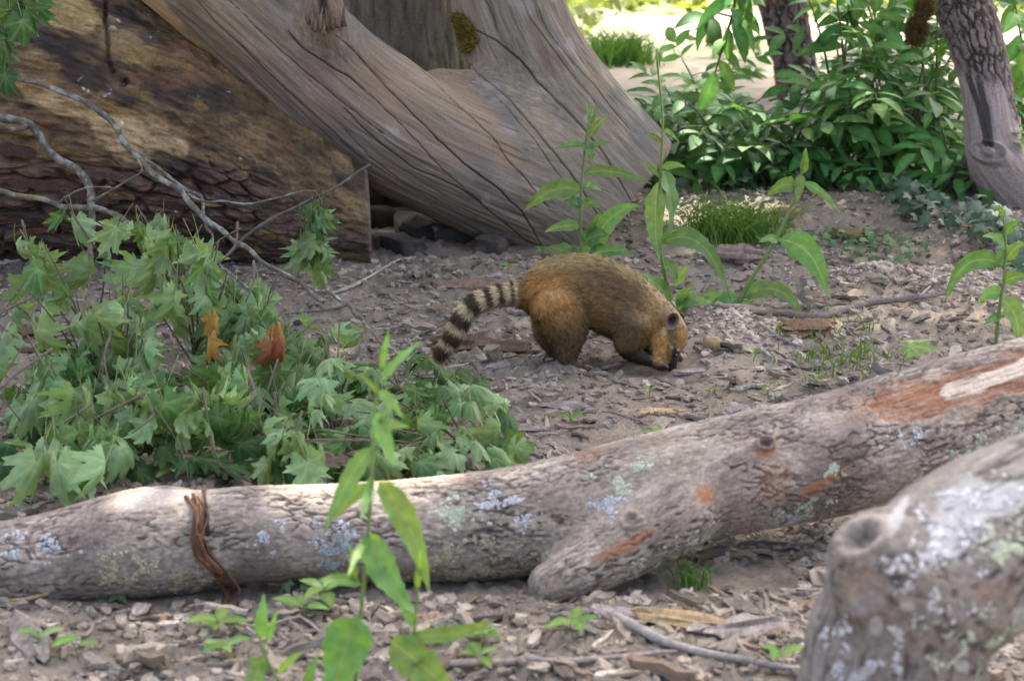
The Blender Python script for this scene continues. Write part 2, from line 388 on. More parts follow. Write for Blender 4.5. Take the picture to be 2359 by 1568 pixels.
def build_ground():
    global GR, GT, GZ
    th = np.concatenate([np.linspace(-math.pi, -.34, 40)[:-1], np.arange(-.34, .34, .0017), np.linspace(.34, math.pi, 40)])
    r = [.3]
    while r[-1] < 1800:
        q = r[-1]; r.append(q*(1.12 if q < 3.1 else 1.0027 if q < 10.5 else 1.006 if q < 20 else 1.06 if q < 60 else 1.3))
    r = np.array(r); A, B = np.meshgrid(r, th, indexing='ij'); x = (A*np.sin(B)).ravel(); y = (A*np.cos(B)).ravel()
    z = hgt(x, y); z = z*sm(60, 25, np.hypot(x, y)); V = np.stack([x, y, z], 1); GR, GT, GZ = r, th, z.reshape(len(r), len(th))
    n = len(th); i = np.arange(len(r)-1)[:, None]*n; j = np.arange(n-1)[None]
    Q = np.stack([i+j, i+n+j, i+n+j+1, i+j+1], -1).reshape(-1, 4)
    P = np.stack([x, y, np.zeros_like(x)], 1); u, v = proj(V)
    C = np.tile(np.array([.222, .190, .150]), (len(V), 1))
    C *= (1+.22*fbm(P, 2.3, 3, 70)+.22*fbm(P, 14, 3, 75))[:, None]
    C = cmix(C, (.285, .228, .168), .6*sm(.0, .5, fbm(P, 1.1, 3, 80)))
    C = cmix(C, (.12, .097, .076), .75*sm(.15, .5, fbm(P, 3.1, 3, 84)))
    for (cu, cv, ru, rv) in [(2010, 680, 130, 45), (2230, 710, 150, 45), (1950, 745, 180, 25)]:     # pale sandy subsoil dug up
        C = cmix(C, (.52, .42, .29), .9*sm(1.2, .5, ell(u, v, cu, cv, ru, rv)+.4*fbm(P, 9, 3, 90)))
    C = cmix(C, (.40, .325, .25), .85*sm(1.15, .5, ell(u, v, 1700, 795, 150, 75)+.3*fbm(P, 9, 3, 91)))
    C = cmix(C, (.33, .30, .22), sm(11.5, 13.5, y)*.6)  # soil paled towards the clearing, its sunlight put into the colour
    C = cmix(C, (.13, .19, .06), sm(13, 17, y)*sm(-.2, .3, fbm(P, .7, 3, 95))*.8)
    o = mk('ground', V, Q, M_SOIL, col=C); tag(o, 'dry grey brown bare soil with clods and dug mounds', None, None, 'structure')
build_ground()

# ------------------------------------------------------------------ big wood
def px4(u, v, Y, r): p = at(u, v, Y); return (p[0], p[1], p[2], r*pxm(v, Y))
def wood_obj(name, s, C, mat, parent=None): return mk(name, s.V, s.Q, mat, parent, col=C)

def build_leaning_trunk():
    root = thing('dead_trunk', 'huge barkless grey dead trunk leaning down with long drying cracks and a fork', 'trunk', G(1340, 560))
    Lt = Tube([px4(150, -360, 7.62, 139), px4(300, -215, 7.68, 139), px4(421, -105, 7.72, 139), px4(640, 85, 7.82, 140), px4(851, 262, 7.96, 150), px4(1080, 385, 8.12, 146), px4(1290, 475, 8.28, 152), px4(1480, 580, 8.42, 165)])
    Rt = Tube([px4(1120, -330, 8.75, 130), px4(1140, -150, 8.68, 128), px4(1165, 0, 8.6, 126), px4(1215, 130, 8.52, 133), px4(1290, 255, 8.45, 142), px4(1385, 375, 8.4, 150), px4(1520, 530, 8.4, 152)])
    Mt = Tube([px4(1010, 220, 8.26, 60), px4(1130, 300, 8.3, 130), px4(1260, 400, 8.32, 165), px4(1400, 540, 8.4, 180)])
    Kn = Tube([px4(756, 100, 7.78, 58), px4(752, 40, 7.64, 47), px4(738, -40, 7.60, 36)], .03)
    a = at(1534, 352, 8.38); b = at(1396, 545, 8.3); c = a+np.array([.22, 1., .12]); n = np.cross(b-a, c-a)
    if n[0] < 0: n = -n
    s = solid([Lt, Rt, Mt, Kn], .016, .10, [(a, n)], sub=4)
    V, N = s.V, s.N; u, v = s.u, s.v
    g1 = grain(s, lambda c: fbm(c*np.array([1.6, 9, 9]), 1, 3, 1)); g2 = grain(s, lambda c: fbm(c*np.array([4, 55, 55]), 1, 3, 5))
    g3 = grain(s, lambda c: fbm(c*np.array([9, 130, 130]), 1, 2, 9)); big = fbm(V, 2.1, 3, 20)
    disp = .012*g1+.0045*g2+.0016*g3+.012*big
    cr = []
    z2 = lambda L: [(792+.3877*x, .3877*y) for x, y in L]; z1 = lambda L: [(.3877*x, .3877*y) for x, y in L]
    cr.append((z2([(90, 330), (200, 460), (340, 600), (440, 700), (560, 830), (720, 980), (900, 1110), (1050, 1250), (1120, 1370), (1190, 1500)]), 3.0))
    cr.append((z2([(0, 640), (120, 770), (240, 870), (400, 990), (560, 1060), (690, 1120), (800, 1200), (960, 1340), (1080, 1440)]), 2.8))
    cr.append((z2([(0, 430), (130, 540), (300, 700), (480, 900), (640, 1060), (850, 1230)]), 1.8))
    cr.append((z2([(400, 370), (540, 500), (660, 620), (760, 700), (870, 810), (980, 960), (1100, 1090), (1220, 1240)]), 2.2))
    cr.append((z2([(660, 330), (760, 400), (880, 500), (1000, 620), (1130, 770), (1240, 900), (1350, 1030), (1420, 1130), (1480, 1240), (1560, 1370)]), 3.0))
    cr.append((z2([(760, 170), (900, 240), (1050, 360), (1150, 480), (1300, 630), (1440, 770), (1560, 930), (1640, 1060), (1700, 1190)]), 3.6))
    cr.append((z2([(840, 0), (870, 100), (900, 190)]), 2.4))
    cr.append((z2([(1060, 0), (1110, 110), (1200, 230), (1290, 350), (1380, 480), (1500, 620)]), 2.0))
    cr.append((z2([(1130, -40), (1190, 130), (1280, 270), (1400, 420), (1560, 600), (1700, 780)]), 1.8))
    cr.append((z2([(0, 760), (150, 930), (330, 1070), (560, 1180)]), 1.6))
    cr.append((z2([(880, 560), (1010, 700), (1180, 900), (1330, 1110), (1390, 1240)]), 1.6))
    cr.append((z2([(1500, 1240), (1620, 1370)]), 2.4))
    cr.append((z1([(1150, -20), (1280, 130), (1480, 330), (1640, 480), (1800, 620), (2000, 790), (2200, 1000)]), 2.4))
    cr.append((z1([(1340, -20), (1560, 200), (1700, 330), (1900, 500), (2100, 660), (2280, 800)]), 2.0))
    cr.append((z1([(1710, 180), (1790, 280), (1950, 390), (2090, 470), (2200, 580)]), 2.8))
    cr.append((z1([(1020, 150), (1200, 320), (1400, 470), (1600, 620), (1830, 800)]), 1.6))
    cr.append((z1([(1990, 210), (2080, 290), (2180, 380), (2300, 500)]), 2.0))
    wob = 3*vn(np.stack([u, v, 0*u], 1), .02, 3)
    C = np.tile(np.array([.222, .186, .132]), (len(V), 1))
    C *= (1+.34*g1+.42*g2+.32*g3)[:, None]
    C = cmix(C, (.135, .125, .115), .75*sm(-.05, .45, big)); C = cmix(C, (.27, .185, .125), .55*sm(.05, .5, fbm(V, 2.6, 3, 33)))
    C = cmix(C, (.30, .21, .13), .7*sm(1, .3, polydist(u, v, z2([(400, 330), (640, 520), (830, 760), (960, 940)]))[0]/55))
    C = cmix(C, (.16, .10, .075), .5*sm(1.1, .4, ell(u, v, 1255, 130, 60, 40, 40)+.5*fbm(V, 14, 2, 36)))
    C = cmix(C, (.22, .155, .10), .4*sm(.1, .5, grain(s, lambda c: fbm(c*np.array([1.2, 6, 6]), 1, 3, 45))))
    C = cmix(C, (.40, .37, .34), .35*sm(.35, .6, fbm(V, 9, 3, 44)))
    g4 = grain(s, lambda c: fbm(c*np.array([2.2, 75, 75]), 1, 2, 61)); ln_ = sm(.30, .46, g4); C = cmix(C, (.10, .08, .062), .38*ln_); disp = disp-.003*ln_
    g5 = grain(s, lambda c: fbm(c*np.array([3.5, 40, 40]), 1, 3, 63)); C = cmix(C, (.33, .29, .24), .45*sm(.12, .4, g5))
    for L, wd in cr:
        d, t = polydist(u+wob, v, L); wv = wd*(1-.6*np.abs(2*t-1)**3)
        m = sm(1, .1, d/(wv*.72)); disp = disp-.026*m*(wd/3)
        C = cmix(C, (.10, .078, .06), .4*m)
    # edge splinters at the knot and torn strip near the upper left
    kn = sm(1.2, .6, ell(u, v, 752, 35, 48, 50)); C = cmix(C, (.22, .15, .10), .6*kn); disp = disp+.014*kn*grain(s, lambda c: fbm(c*np.array([18, 60, 60]), 1, 3, 8))-.03*sm(1.1, .5, ell(u, v, 745, 18, 12, 34, -8)); C = cmix(C, (.09, .06, .045), .6*sm(1.2, .5, ell(u, v, 745, 18, 13, 36, -8)))
    strip = sm(1.15, .7, polydist(u, v, [(330, -30), (372, 40), (415, 95), (470, 140)])[0]/26+.35*fbm(V, 12, 2, 55)); C = cmix(C, (.42, .30, .15), .85*strip)
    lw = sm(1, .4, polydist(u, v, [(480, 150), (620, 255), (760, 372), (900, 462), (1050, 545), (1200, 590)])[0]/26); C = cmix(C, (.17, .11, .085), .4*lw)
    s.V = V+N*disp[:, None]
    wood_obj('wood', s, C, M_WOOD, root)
    # moss cushion in the fork
    P = []; ctr = at(1064, 88, 8.335)
    idx = np.nonzero(((ell(u, v, 1056, 84, 44, 46, 20)+.25*fbm(V, 18, 2, 7)) < 1) & (N[:, 1] < .2))[0]
    idx = NR.choice(idx, min(len(idx), 5000)); parts = []
    for i in idx:
        b = s.V[i]; d = nz(N[i]*.6+NR.normal(0, .5, 3)+np.array([0, -.1, .5])); l = NR.uniform(.012, .034); sd = nz(np.cross(d, NR.normal(0, 1, 3)))*.0022
        parts.append((np.array([b-sd, b+sd, b+d*l*.6+sd*.8, b+d*l]), np.array([[0, 1, 2], [0, 2, 3]]), np.array([.21, .175, .04])*NR.uniform(.5, 1.7)))
    Vm, Fm, Cm = join(parts); o = mk('moss_cushion', Vm, Fm, M_MOSS, root, col=Cm); tag(o, 'olive moss cushion growing below the fork')
    # splintered shards left round the torn knot
    for k in range(9):
        uu = 708+k*10+NR.uniform(-4, 4); a0 = at(uu, 66+NR.uniform(-10, 8)-.012*(uu-752)**2, 7.53); l = NR.uniform(.03, .075)
        P_ = catmull([a0+np.array([0, .012, -.012]), a0+np.array([NR.uniform(-.008, .008), -.008, l*.4]), a0+np.array([NR.uniform(-.014, .014), .004, l])], .01)
        Vt, Ft = tube_mesh(P_, np.linspace(.011, .002, len(P_))*NR.uniform(.7, 1.2), 6, True, .3, k); mk('splinter', Vt, Ft, M_WOOD, root, col=np.array([.19, .135, .095])*NR.uniform(.6, 1.2))
    return root
build_leaning_trunk()

def build_rotten_log():
    root = thing('rotten_log', 'thick rotting log with peeled stained brown wood and square cut end', 'log', G(560, 600))
    t = Tube([px4(-420, 270, 8.05, 370), px4(-150, 265, 8.02, 362), px4(100, 262, 8.0, 345), px4(330, 300, 7.97, 310), px4(560, 385, 7.93, 235), px4(760, 474, 7.9, 150), px4(900, 512, 7.88, 116)], .08)
    a = at(853, 500, 7.75); s = solid([t], .016, .05, [(a, np.array([1., .085, .03]))], sub=4)
    V, N, u, v = s.V, s.N, s.u, s.v; c = s.c[0]
    g1 = fbm(c*np.array([2, 8, 8]), 1, 4, 101); g2 = fbm(c*np.array([7, 45, 45]), 1, 3, 105); big = fbm(V, 2.4, 3, 110)
    endm = sm(.02, .005, -(V-a)@nz([1., .085, .03]))
    left = sm(700, 250, u)
    disp = (.045*g1*left+.012*g1+.010*g2*(.4+left)+.02*big)*(1-endm)
    d1, d2, _ = worley(c*np.array([5, 22, 22]), 1, 120); fis = sm(.16, .02, d2-d1)
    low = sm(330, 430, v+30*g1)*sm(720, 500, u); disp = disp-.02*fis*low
    C = np.tile(np.array([.125, .082, .040]), (len(V), 1))*(1+.5*g1+.45*g2)[:, None]
    tri = [(.24, .165, .075, sm(.05, .45, fbm(c*np.array([3, 7, 7]), 1, 3, 130))), (.035, .027, .022, sm(.0, .4, fbm(c*np.array([2.5, 7, 7]), 1, 4, 137))), (.16, .075, .04, .7*sm(.2, .5, fbm(V, 7, 3, 140)))]
    for r_, g_, b_, m in tri: C = cmix(C, (r_, g_, b_), m*.85)
    nn = .45*fbm(V, 8, 4, 150)
    C = cmix(C, (.085, .075, .055), .8*sm(1.1, .6, ell(u, v, 300, 70, 70, 80, 60)+nn))                 # smooth grey shoulder
    C = cmix(C, (.43, .31, .155), .9*sm(1.08, .8, ell(u, v, 330, 318, 108, 62, 12)+nn))                 # big pale punky patch
    C = cmix(C, (.40, .28, .13), .85*sm(1.08, .8, ell(u, v, 130, 232, 110, 30, 24)+1.3*nn))
    C = cmix(C, (.42, .31, .13), .85*sm(1.08, .8, ell(u, v, 150, 30, 120, 42, 10)+1.3*nn))
    C = cmix(C, (.30, .21, .09), .7*sm(1.08, .7, ell(u, v, 300, 110, 90, 40, 35)+1.4*nn))
    C = cmix(C, (.035, .028, .024), .9*sm(1.1, .6, ell(u, v, 100, 95, 130, 34, 10)+1.5*nn))
    C = cmix(C, (.03, .022, .02), .85*sm(1.05, .7, ell(u, v, 210, 185, 120, 38, 30)+1.4*nn))
    C = cmix(C, (.045, .032, .024), .8*sm(1.05, .7, ell(u, v, 500, 420, 150, 40, 20)+1.3*nn))
    C = cmix(C, (.13, .085, .04), .7*sm(1.05, .6, ell(u, v, 520, 330, 200, 40, 22)+1.2*nn))
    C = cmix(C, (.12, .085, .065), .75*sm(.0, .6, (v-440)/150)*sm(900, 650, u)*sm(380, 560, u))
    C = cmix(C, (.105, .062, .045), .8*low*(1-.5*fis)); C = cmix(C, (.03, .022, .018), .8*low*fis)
    C = cmix(C, (.55, .54, .52), .85*sm(.36, .50, fbm(V, 34, 4, 160)+.26*sm(1.2, .2, ell(u, v, 205, 190, 110, 36, 25))-.24))
    C = cmix(C, (.16, .12, .095), .9*endm)
    # vertical split near the top left
    d, _ = polydist(u+6*vn(V, 15, 3), v, [(240, -40), (247, 60), (250, 130), (262, 165)]); m = sm(1.4, .2, d/6+.5*fbm(V, 30, 2, 181)); disp = disp-.022*m; C = cmix(C, (.06, .036, .024), .6*m)
    hole = sm(1.1, .4, ell(u, v, 288, 190, 11, 16, 20)+.4*fbm(V, 30, 2, 182)); disp = disp-.03*hole
    hf = fbm(c*np.array([14, 60, 60]), 1, 4, 171); mot = fbm(V, 16, 4, 172); C = C*(1+.55*hf+.35*mot)[:, None]
    C = cmix(C, (.25, .16, .055), .55*sm(.18, .42, fbm(c*np.array([5, 18, 18]), 1, 4, 173))); C = cmix(C, (.028, .02, .016), .7*sm(.2, .42, fbm(c*np.array([6, 20, 20]), 1, 4, 174)))
    disp = disp+(.010*mot+.006*hf)*(1-endm)
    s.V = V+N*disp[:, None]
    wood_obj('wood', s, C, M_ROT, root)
    # loose bark plates still clinging low on the log
    for k, (uu, vv, w_, h_) in enumerate([(60, 420, 150, 26), (190, 455, 170, 24), (330, 520, 160, 26), (70, 505, 140, 22), (470, 505, 130, 20), (560, 470, 110, 18), (120, 560, 160, 24), (400, 470, 90, 16), (30, 345, 120, 24), (660, 560, 100, 18), (240, 400, 90, 18)]):
        dd = ell(u, v, uu, vv, w_/2, h_/2, 14); m = np.nonzero((dd < 1.1) & (N[:, 1] < 0))[0]
        if len(m) < 20: continue
        c0 = s.V[m].mean(0); n0 = nz(N[m].mean(0)); al = nz(np.array([1, 0, -.2])-n0*n0[0]); up = np.cross(n0, al)
        mm = pxm(vv, 7.6); pp = []
        for i in range(13):
            tt = i/12*2-1; ww = h_*.5*mm*(1-abs(tt)**3)*NR.uniform(.6, 1.15)+.004
            for sgn, off in ((1, .014), (-1, .010)): pp.append(c0+al*tt*w_*.5*mm+up*sgn*ww+n0*(off+NR.uniform(-.004, .005)-.05*tt*tt*w_*mm))
        pp = np.array(pp); bk = pp-n0*.03; Vp = np.vstack([pp, bk]); i = np.arange(12)*2; nb = len(pp)
        Qp = np.concatenate([np.stack([i, i+2, i+3, i+1], 1), np.stack([i, i+nb, i+nb+2, i+2], 1), np.stack([i+1, i+3, i+nb+3, i+nb+1], 1)])
        mk('bark_plate', Vp, Qp, M_BARK, root, col=np.array([.10, .066, .05])*NR.uniform(.6, 1.5), smooth=False)
build_rotten_log()

def build_back_trunks():
    root = thing('rough_trunk', 'rough brown standing trunk behind the fork of the dead trunk', 'trunk', (at(900, 300, 9.4)[0], 9.4, 0))
    p = at(925, 60, 9.4); t = Tube([(p[0]+.03, 9.4, -.1, .42), (p[0], 9.42, .5, .36), (p[0]-.02, 9.45, 1.2, .34), (p[0]-.05, 9.5, 2.6, .26), (p[0]-.2, 9.5, 5., .2)], .15)
    s = solid([t], .03, .05, sub=3); c = s.c[0]; g = fbm(c*np.array([6, 26, 26]), 1, 3, 7); d1, d2, _ = worley(c*np.array([5, 24, 24]), 1, 8)
    C = np.tile(np.array([.165, .142, .100]), (len(s.V), 1))*(1+.5*g)[:, None]; C = cmix(C, (.08, .066, .048), .4*sm(.2, .03, d2-d1)); C = cmix(C, (.10, .10, .05), .5*sm(.1, .5, fbm(s.V, 5, 3, 9)))
    s.V = s.V+s.N*(.012*g-.005*sm(.2, .03, d2-d1))[:, None]; wood_obj('trunk', s, C, M_BARK, root)
    return root, p
BT_ROOT, BT_P = build_back_trunks()

def bark_cols(s, base, fis_c, fs, fa, seed, amp=.008, lift=.35, fw=.2, brk=None):
    g = grain(s, lambda c: fbm(c*np.array([fs*1.4, fa*1.2, fa*1.2]), 1, 3, seed+3)); fine = grain(s, lambda c: fbm(c*np.array([fs*5, fa*3, fa*3]), 1, 2, seed+9))
    def wl(c):
        w = c+.012*np.stack([vn(c, 25, seed+21), vn(c, 25, seed+22), vn(c, 25, seed+23)], 1)
        d1, d2, i = worley(w*np.array([fs, fa, fa]), 1, seed); return d2-d1+2*0*i
    e = grain(s, wl); f = sm(fw, .02, e+.10*fine)
    if brk is not None: f = f*sm(brk, brk+.4, grain(s, lambda c: vn(c*np.array([fs*.7, fa*.4, fa*.4]), .8, seed+31)))
    C = np.tile(np.asarray(base, float), (len(s.V), 1))*(1+.35*g+lift*fine)[:, None]; C = cmix(C, fis_c, .75*f)
    return C, (amp*.35*g-amp*1.3*f+amp*.35*fine), f, g, fine

def lichen_bits(root, s, spots, n, size, cols, label=None, name='lichen', face=.35):
    """flat lobed crusts standing proud of the bark, joined in patches"""
    for k, (cu, cv, ru, rv, ang, dens, ci) in enumerate(spots):
        e = ell(s.u, s.v, cu, cv, ru, rv, ang); to = np.array([0, 0, CH])-s.V; to /= np.linalg.norm(to, axis=1)[:, None]
        w = np.clip(1-e, 0, 1)*((s.N*to).sum(1) > .05); w = w*sm(-.05, .35, fbm(s.V, 30, 3, 300+k))**1.5+1e-12*(w > 0)
        if w.sum() <= 0: continue
        idx = NR.choice(len(w), int(n*dens), p=w/w.sum()); parts = []
        for i in idx:
            nn = s.N[i]; a = nz(np.cross(nn, NR.normal(0, 1, 3))); b = np.cross(nn, a); q = NR.integers(5, 8); r0 = size*NR.uniform(.35, 1.15)
            th = np.arange(q)*2*math.pi/q; rr = r0*NR.uniform(.35, 1.4, q)
            ring = s.V[i]+nn*.0006+rr[:, None]*(np.cos(th)[:, None]*a+np.sin(th)[:, None]*b)+nn*NR.uniform(-.0008, .0012, (q, 1))
            Vl = np.vstack([ring, s.V[i]+nn*.0018]); j = np.arange(q)
            parts.append((Vl, np.stack([j, (j+1) % q, np.full(q, q)], 1), np.array(cols[ci])*NR.uniform(.7, 1.2)))
        Vm, Fm, Cm = join(parts); o = mk(name, Vm, Fm, M_LICHEN, root, col=Cm, smooth=False); o['kind'] = 'stuff'
LCOL = [(.46, .47, .47), (.42, .46, .34), (.40, .36, .24), (.30, .36, .34)]

def build_fallen_log():
    root = thing('fallen_log', 'long grey pink barked log with orange stripped wound and short branch stub', 'log', G(560, 1385))
    main = Tube([px4(-260, 1308, 4.36, 92), px4(-60, 1306, 4.36, 98), px4(120, 1288, 4.36, 108), px4(260, 1262, 4.36, 122), px4(420, 1250, 4.36, 117), px4(560, 1232, 4.36, 112), px4(760, 1228, 4.37, 114), px4(960, 1220, 4.38, 119), px4(1150, 1206, 4.40, 126), px4(1330, 1176, 4.43, 132), px4(1520, 1128, 4.47, 134),
                 px4(1720, 1086, 4.53, 138), px4(1920, 1046, 4.60, 142), px4(2120, 990, 4.68, 146), px4(2350, 930, 4.78, 148), px4(2600, 870, 4.9, 150)], .05)
    stub = Tube([px4(1560, 1180, 4.38, 92), px4(1420, 1265, 4.31, 76), px4(1330, 1312, 4.27, 66), px4(1268, 1345, 4.25, 52)], .03)
    knob = Tube([px4(1450, 1120, 4.52, 95), px4(1430, 1072, 4.56, 52), px4(1425, 1052, 4.58, 34)], .03)
    knob2 = Tube([px4(300, 1230, 4.36, 90), px4(335, 1168, 4.40, 42), px4(400, 1160, 4.40, 38)], .03)
    s = solid([main, stub, knob, knob2], .009, .035, sub=3)
    V, N, u, v = s.V, s.N, s.u, s.v
    C, disp, f, g, fine = bark_cols(s, (.285, .242, .192), (.095, .075, .058), 13, 50, 200, .0036, .7, .12, -.3)
    big = fbm(V, 5, 3, 210); md = grain(s, lambda c: fbm(c*np.array([7, 20, 20]), 1, 3, 212)); C = C*(1+.65*md)[:, None]
    C = cmix(C, (.36, .30, .25), .5*sm(.0, .5, big)*(1-f)); C = cmix(C, (.13, .105, .088), .65*sm(.0, .45, fbm(V, 4, 3, 215)))
    C = cmix(C, (.30, .165, .10), .5*sm(.3, .6, fbm(V, 6, 3, 220)))
    n2 = .35*fbm(V, 22, 3, 230)
    # stripped wound, orange inner bark round bare pale wood
    wd, _ = polydist(u, v, [(2060, 925), (2160, 915), (2260, 885), (2360, 850), (2500, 800)]); w1 = sm(1.15, .7, wd/46+n2*1.6+.5*grain(s, lambda c: fbm(c*np.array([8, 50, 50]), 1, 3, 231)))
    sk = grain(s, lambda c: fbm(c*np.array([7, 90, 90]), 1, 3, 233)); C = cmix(C, (.29, .125, .06), .85*w1*(.75+.5*sk)); C = cmix(C, (.12, .07, .05), .7*w1*sm(.15, .45, sk)); C = cmix(C, (.42, .25, .15), .6*w1*sm(.15, .45, -sk)); wb, _ = polydist(u, v, [(2185, 898), (2250, 880), (2320, 852), (2400, 825), (2500, 790)]); w2 = sm(1.15, .65, wb/19+n2*1.5+.6*grain(s, lambda c: fbm(c*np.array([10, 80, 80]), 1, 3, 232)))
    C = cmix(C, (.56, .48, .38), .92*w2); disp = disp*(1-w1)-.010*w1+.003*w2+.003*w1*grain(s, lambda c: vn(c*np.array([20, 160, 160]), 1, 5))
    for (cu, cv, ru, rv, an) in [(1760, 1040, 30, 16, 0), (1625, 1140, 28, 26, 0), (1440, 1255, 90, 20, -27), (1900, 1110, 80, 14, -30)]:
        C = cmix(C, (.33, .145, .07), .75*sm(1.1, .5, ell(u, v, cu, cv, ru, rv, an)+1.3*n2))
    kn = ell(u, v, 1762, 1022, 22, 16, 0); disp = disp+.012*sm(1.3, .9, kn)-.02*sm(.8, .4, kn); C = cmix(C, (.2, .17, .15), .6*sm(1.3, .8, kn))
    kn = ell(u, v, 1452, 1198, 24, 20, 0); disp = disp+.008*sm(1.4, .9, kn)-.014*sm(.8, .3, kn)
    kn = ell(u, v, 575, 1350-165, 16, 26, 0); disp = disp-.006*sm(1, .5, kn)
    bare = sm(1.1, .7, ell(u, v, 345, 1150, 95, 26, -8)+n2); C = cmix(C, (.46, .40, .335), .9*bare); disp = disp*(1-bare)   # snapped-off wood, painted pale where the sun patch falls
    d, _ = polydist(u+4*vn(V, 30, 5), v, [(468, 1110), (470, 1170), (476, 1230)]); cut = sm(1.2, .3, d/6); disp = disp-.022*cut
    C = cmix(C, (.12, .085, .07), .55*cut); C = cmix(C, (.17, .095, .055), .75*sm(1.2, .5, polydist(u, v, [(462, 1150), (466, 1190), (452, 1240), (480, 1290), (515, 1325), (530, 1370)])[0]/17+1.5*n2))
    bot = sm(1, .3, polydist(u, v, [(560, 1330), (800, 1335), (1000, 1325)])[0]/40); C = cmix(C, (.19, .145, .12), .7*bot); disp = disp*(1-.7*bot)   # smoother, barkless below
    # broken end of the stub
    e = ell(u, v, 1272, 1350, 34, 34); C = cmix(C, (.26, .19, .14), .6*sm(1, .6, e)); disp = disp-.02*sm(.55, .2, e)*(N[:, 0] < -.2)
    s.V = V+N*disp[:, None]
    wood_obj('bark', s, C, M_BARK, root)
    lichen_bits(root, s, [(330, 1320, 170, 55, 8, 1.6, 2), (60, 1270, 140, 50, 0, .5, 0), (700, 1240, 180, 50, 0, .6, 0), (765, 1270, 40, 50, 60, .9, 3), (1060, 1180, 60, 46, 0, .8, 1), (1160, 1160, 110, 60, 20, .9, 0), (1100, 1290, 170, 60, 0, 2.6, 2), (1400, 1165, 60, 40, 0, .5, 0),
                           (1450, 1112, 50, 26, -20, .7, 1), (1560, 1270, 150, 34, -25, 1.1, 1), (1830, 1195, 120, 40, -25, 1.5, 1), (1800, 1215, 60, 34, -20, .7, 0), (2080, 1010, 60, 26, -20, .35, 0), (2270, 1010, 130, 26, -25, 1.2, 1), (1950, 1075, 60, 20, -20, .3, 1),
                           (1500, 1060, 200, 22, -14, .3, 1), (1000, 1330, 260, 24, 0, 1.0, 2)], 300, .0046, LCOL)
    # fibrous root strip hugging the log
    for k in range(24):
        o1, o2 = NR.normal(0, 1, 2); path = [(452, 1150), (462, 1185), (455, 1230), (470, 1275), (505, 1310), (528, 1352), (530, 1400), (538, 1430)]
        P = []
        for q, (a, b) in enumerate(path):
            a += o1*(8 if q < 5 else 9)+NR.normal(0, 5); b += o2*3
            dd = (s.u-a)**2+(s.v-b)**2; i = np.argmin(dd+1e6*(N[:, 1] > .1))
            p = s.V[i]+N[i]*NR.uniform(.001, .012) if dd[i] < 60 else at(a, b, 4.24 if q < 7 else 4.2)
            p[2] = max(p[2], H(p[0], p[1])+.002); P.append(p)
        P = catmull(P[(0, 0, 2, 3)[k % 4]:(5, 8, 7, 8)[k % 4]], .015); Vt, Ft = tube_mesh(P, np.linspace(.0030, .0010, len(P)), 5, True, .5, k)
        mk('root_fibre', Vt, Ft, M_TWIG, root, col=np.array([.16, .085, .05])*NR.uniform(.6, 1.3))
    return s
S_LOG = build_fallen_log()

def build_front_log():
    root = thing('lichen_log', 'bent lichen spotted grey log end with a hollow knot', 'log', (at(2080, 1500, 3.05)[0], 3.05, 0.))
    zz = lambda u, v, Y, r: px4(u, v, Y, r)
    p0 = at(2020, 1560, 3.08)
    main = Tube([zz(2900, 1040, 3.3, 200), zz(2620, 1125, 3.22, 210), zz(2380, 1216, 3.14, 214), zz(2215, 1285, 3.08, 205), zz(2105, 1385, 3.06, 198), zz(2062, 1490, 3.06, 208), zz(2050, 1650, 3.06, 222), (p0[0]-.0, 3.08, .02, .15), (p0[0], 3.1, -.08, .15)], .05)
    knob = Tube([zz(2160, 1360, 3.04, 150), zz(2070, 1310, 3.0, 140), zz(2035, 1300, 2.99, 132)], .03)
    s = solid([main, knob], .010, .05, sub=3); V, N, u, v = s.V, s.N, s.u, s.v
    C, disp, f, g, fine = bark_cols(s, (.185, .166, .142), (.06, .052, .044), 6, 34, 400, .0035, .6, .13, -.2)
    big = fbm(V, 7, 3, 410); C = cmix(C, (.27, .25, .222), .6*sm(-.05, .45, big)*(1-.6*f)); C = cmix(C, (.14, .12, .095), .65*sm(.05, .45, fbm(V, 6, 3, 420)))
    C = cmix(C, (.17, .15, .08), .55*sm(.1, .5, fbm(V, 5, 3, 425))*sm(1250, 1450, v)); C = cmix(C, (.22, .135, .085), .5*sm(.4, .65, fbm(V, 8, 3, 430)))
    n2 = .4*fbm(V, 16, 3, 440)
    for (cu, cv, ru, rv, an) in [(2230, 1165, 105, 60, -25), (2330, 1140, 60, 40, -20), (2065, 1190, 18, 55, 25), (2190, 1250, 36, 40, 0), (2020, 1440, 18, 26, 0), (2090, 1395, 22, 16, 0), (2220, 1535, 26, 18, 0), (1975, 1555, 40, 14, -30), (2300, 1255, 26, 14, 0), (2130, 1310, 16, 12, 0), (2350, 1420, 20, 30, 0)]:
        C = cmix(C, (.36, .362, .352), .85*sm(1.1, .7, ell(u, v, cu, cv, ru, rv, an)+n2*1.3))
    kn = ell(u, v, 1985, 1238, 58, 34, -30); disp = disp+.008*sm(1.5, 1., kn)-.026*sm(.95, .3, kn); C = cmix(C, (.33, .29, .25), .7*sm(1.5, 1., kn)*sm(.6, 1., kn))
    kn = ell(u, v, 1990, 1360, 66, 60, -20); disp = disp-.02*sm(1., .5, kn); C = cmix(C, (.36, .31, .27), .6*sm(1.1, .6, kn))
    s.V = V+N*disp[:, None]; wood_obj('bark', s, C, M_BARK, root)
    lichen_bits(root, s, [(2230, 1170, 140, 80, -25, 1., 0), (2150, 1330, 150, 120, 0, .8, 0), (2250, 1480, 140, 100, 0, .9, 1), (2000, 1500, 120, 100, 0, .6, 0), (2330, 1250, 80, 80, 0, .6, 1)], 260, .0048, LCOL)
build_front_log()

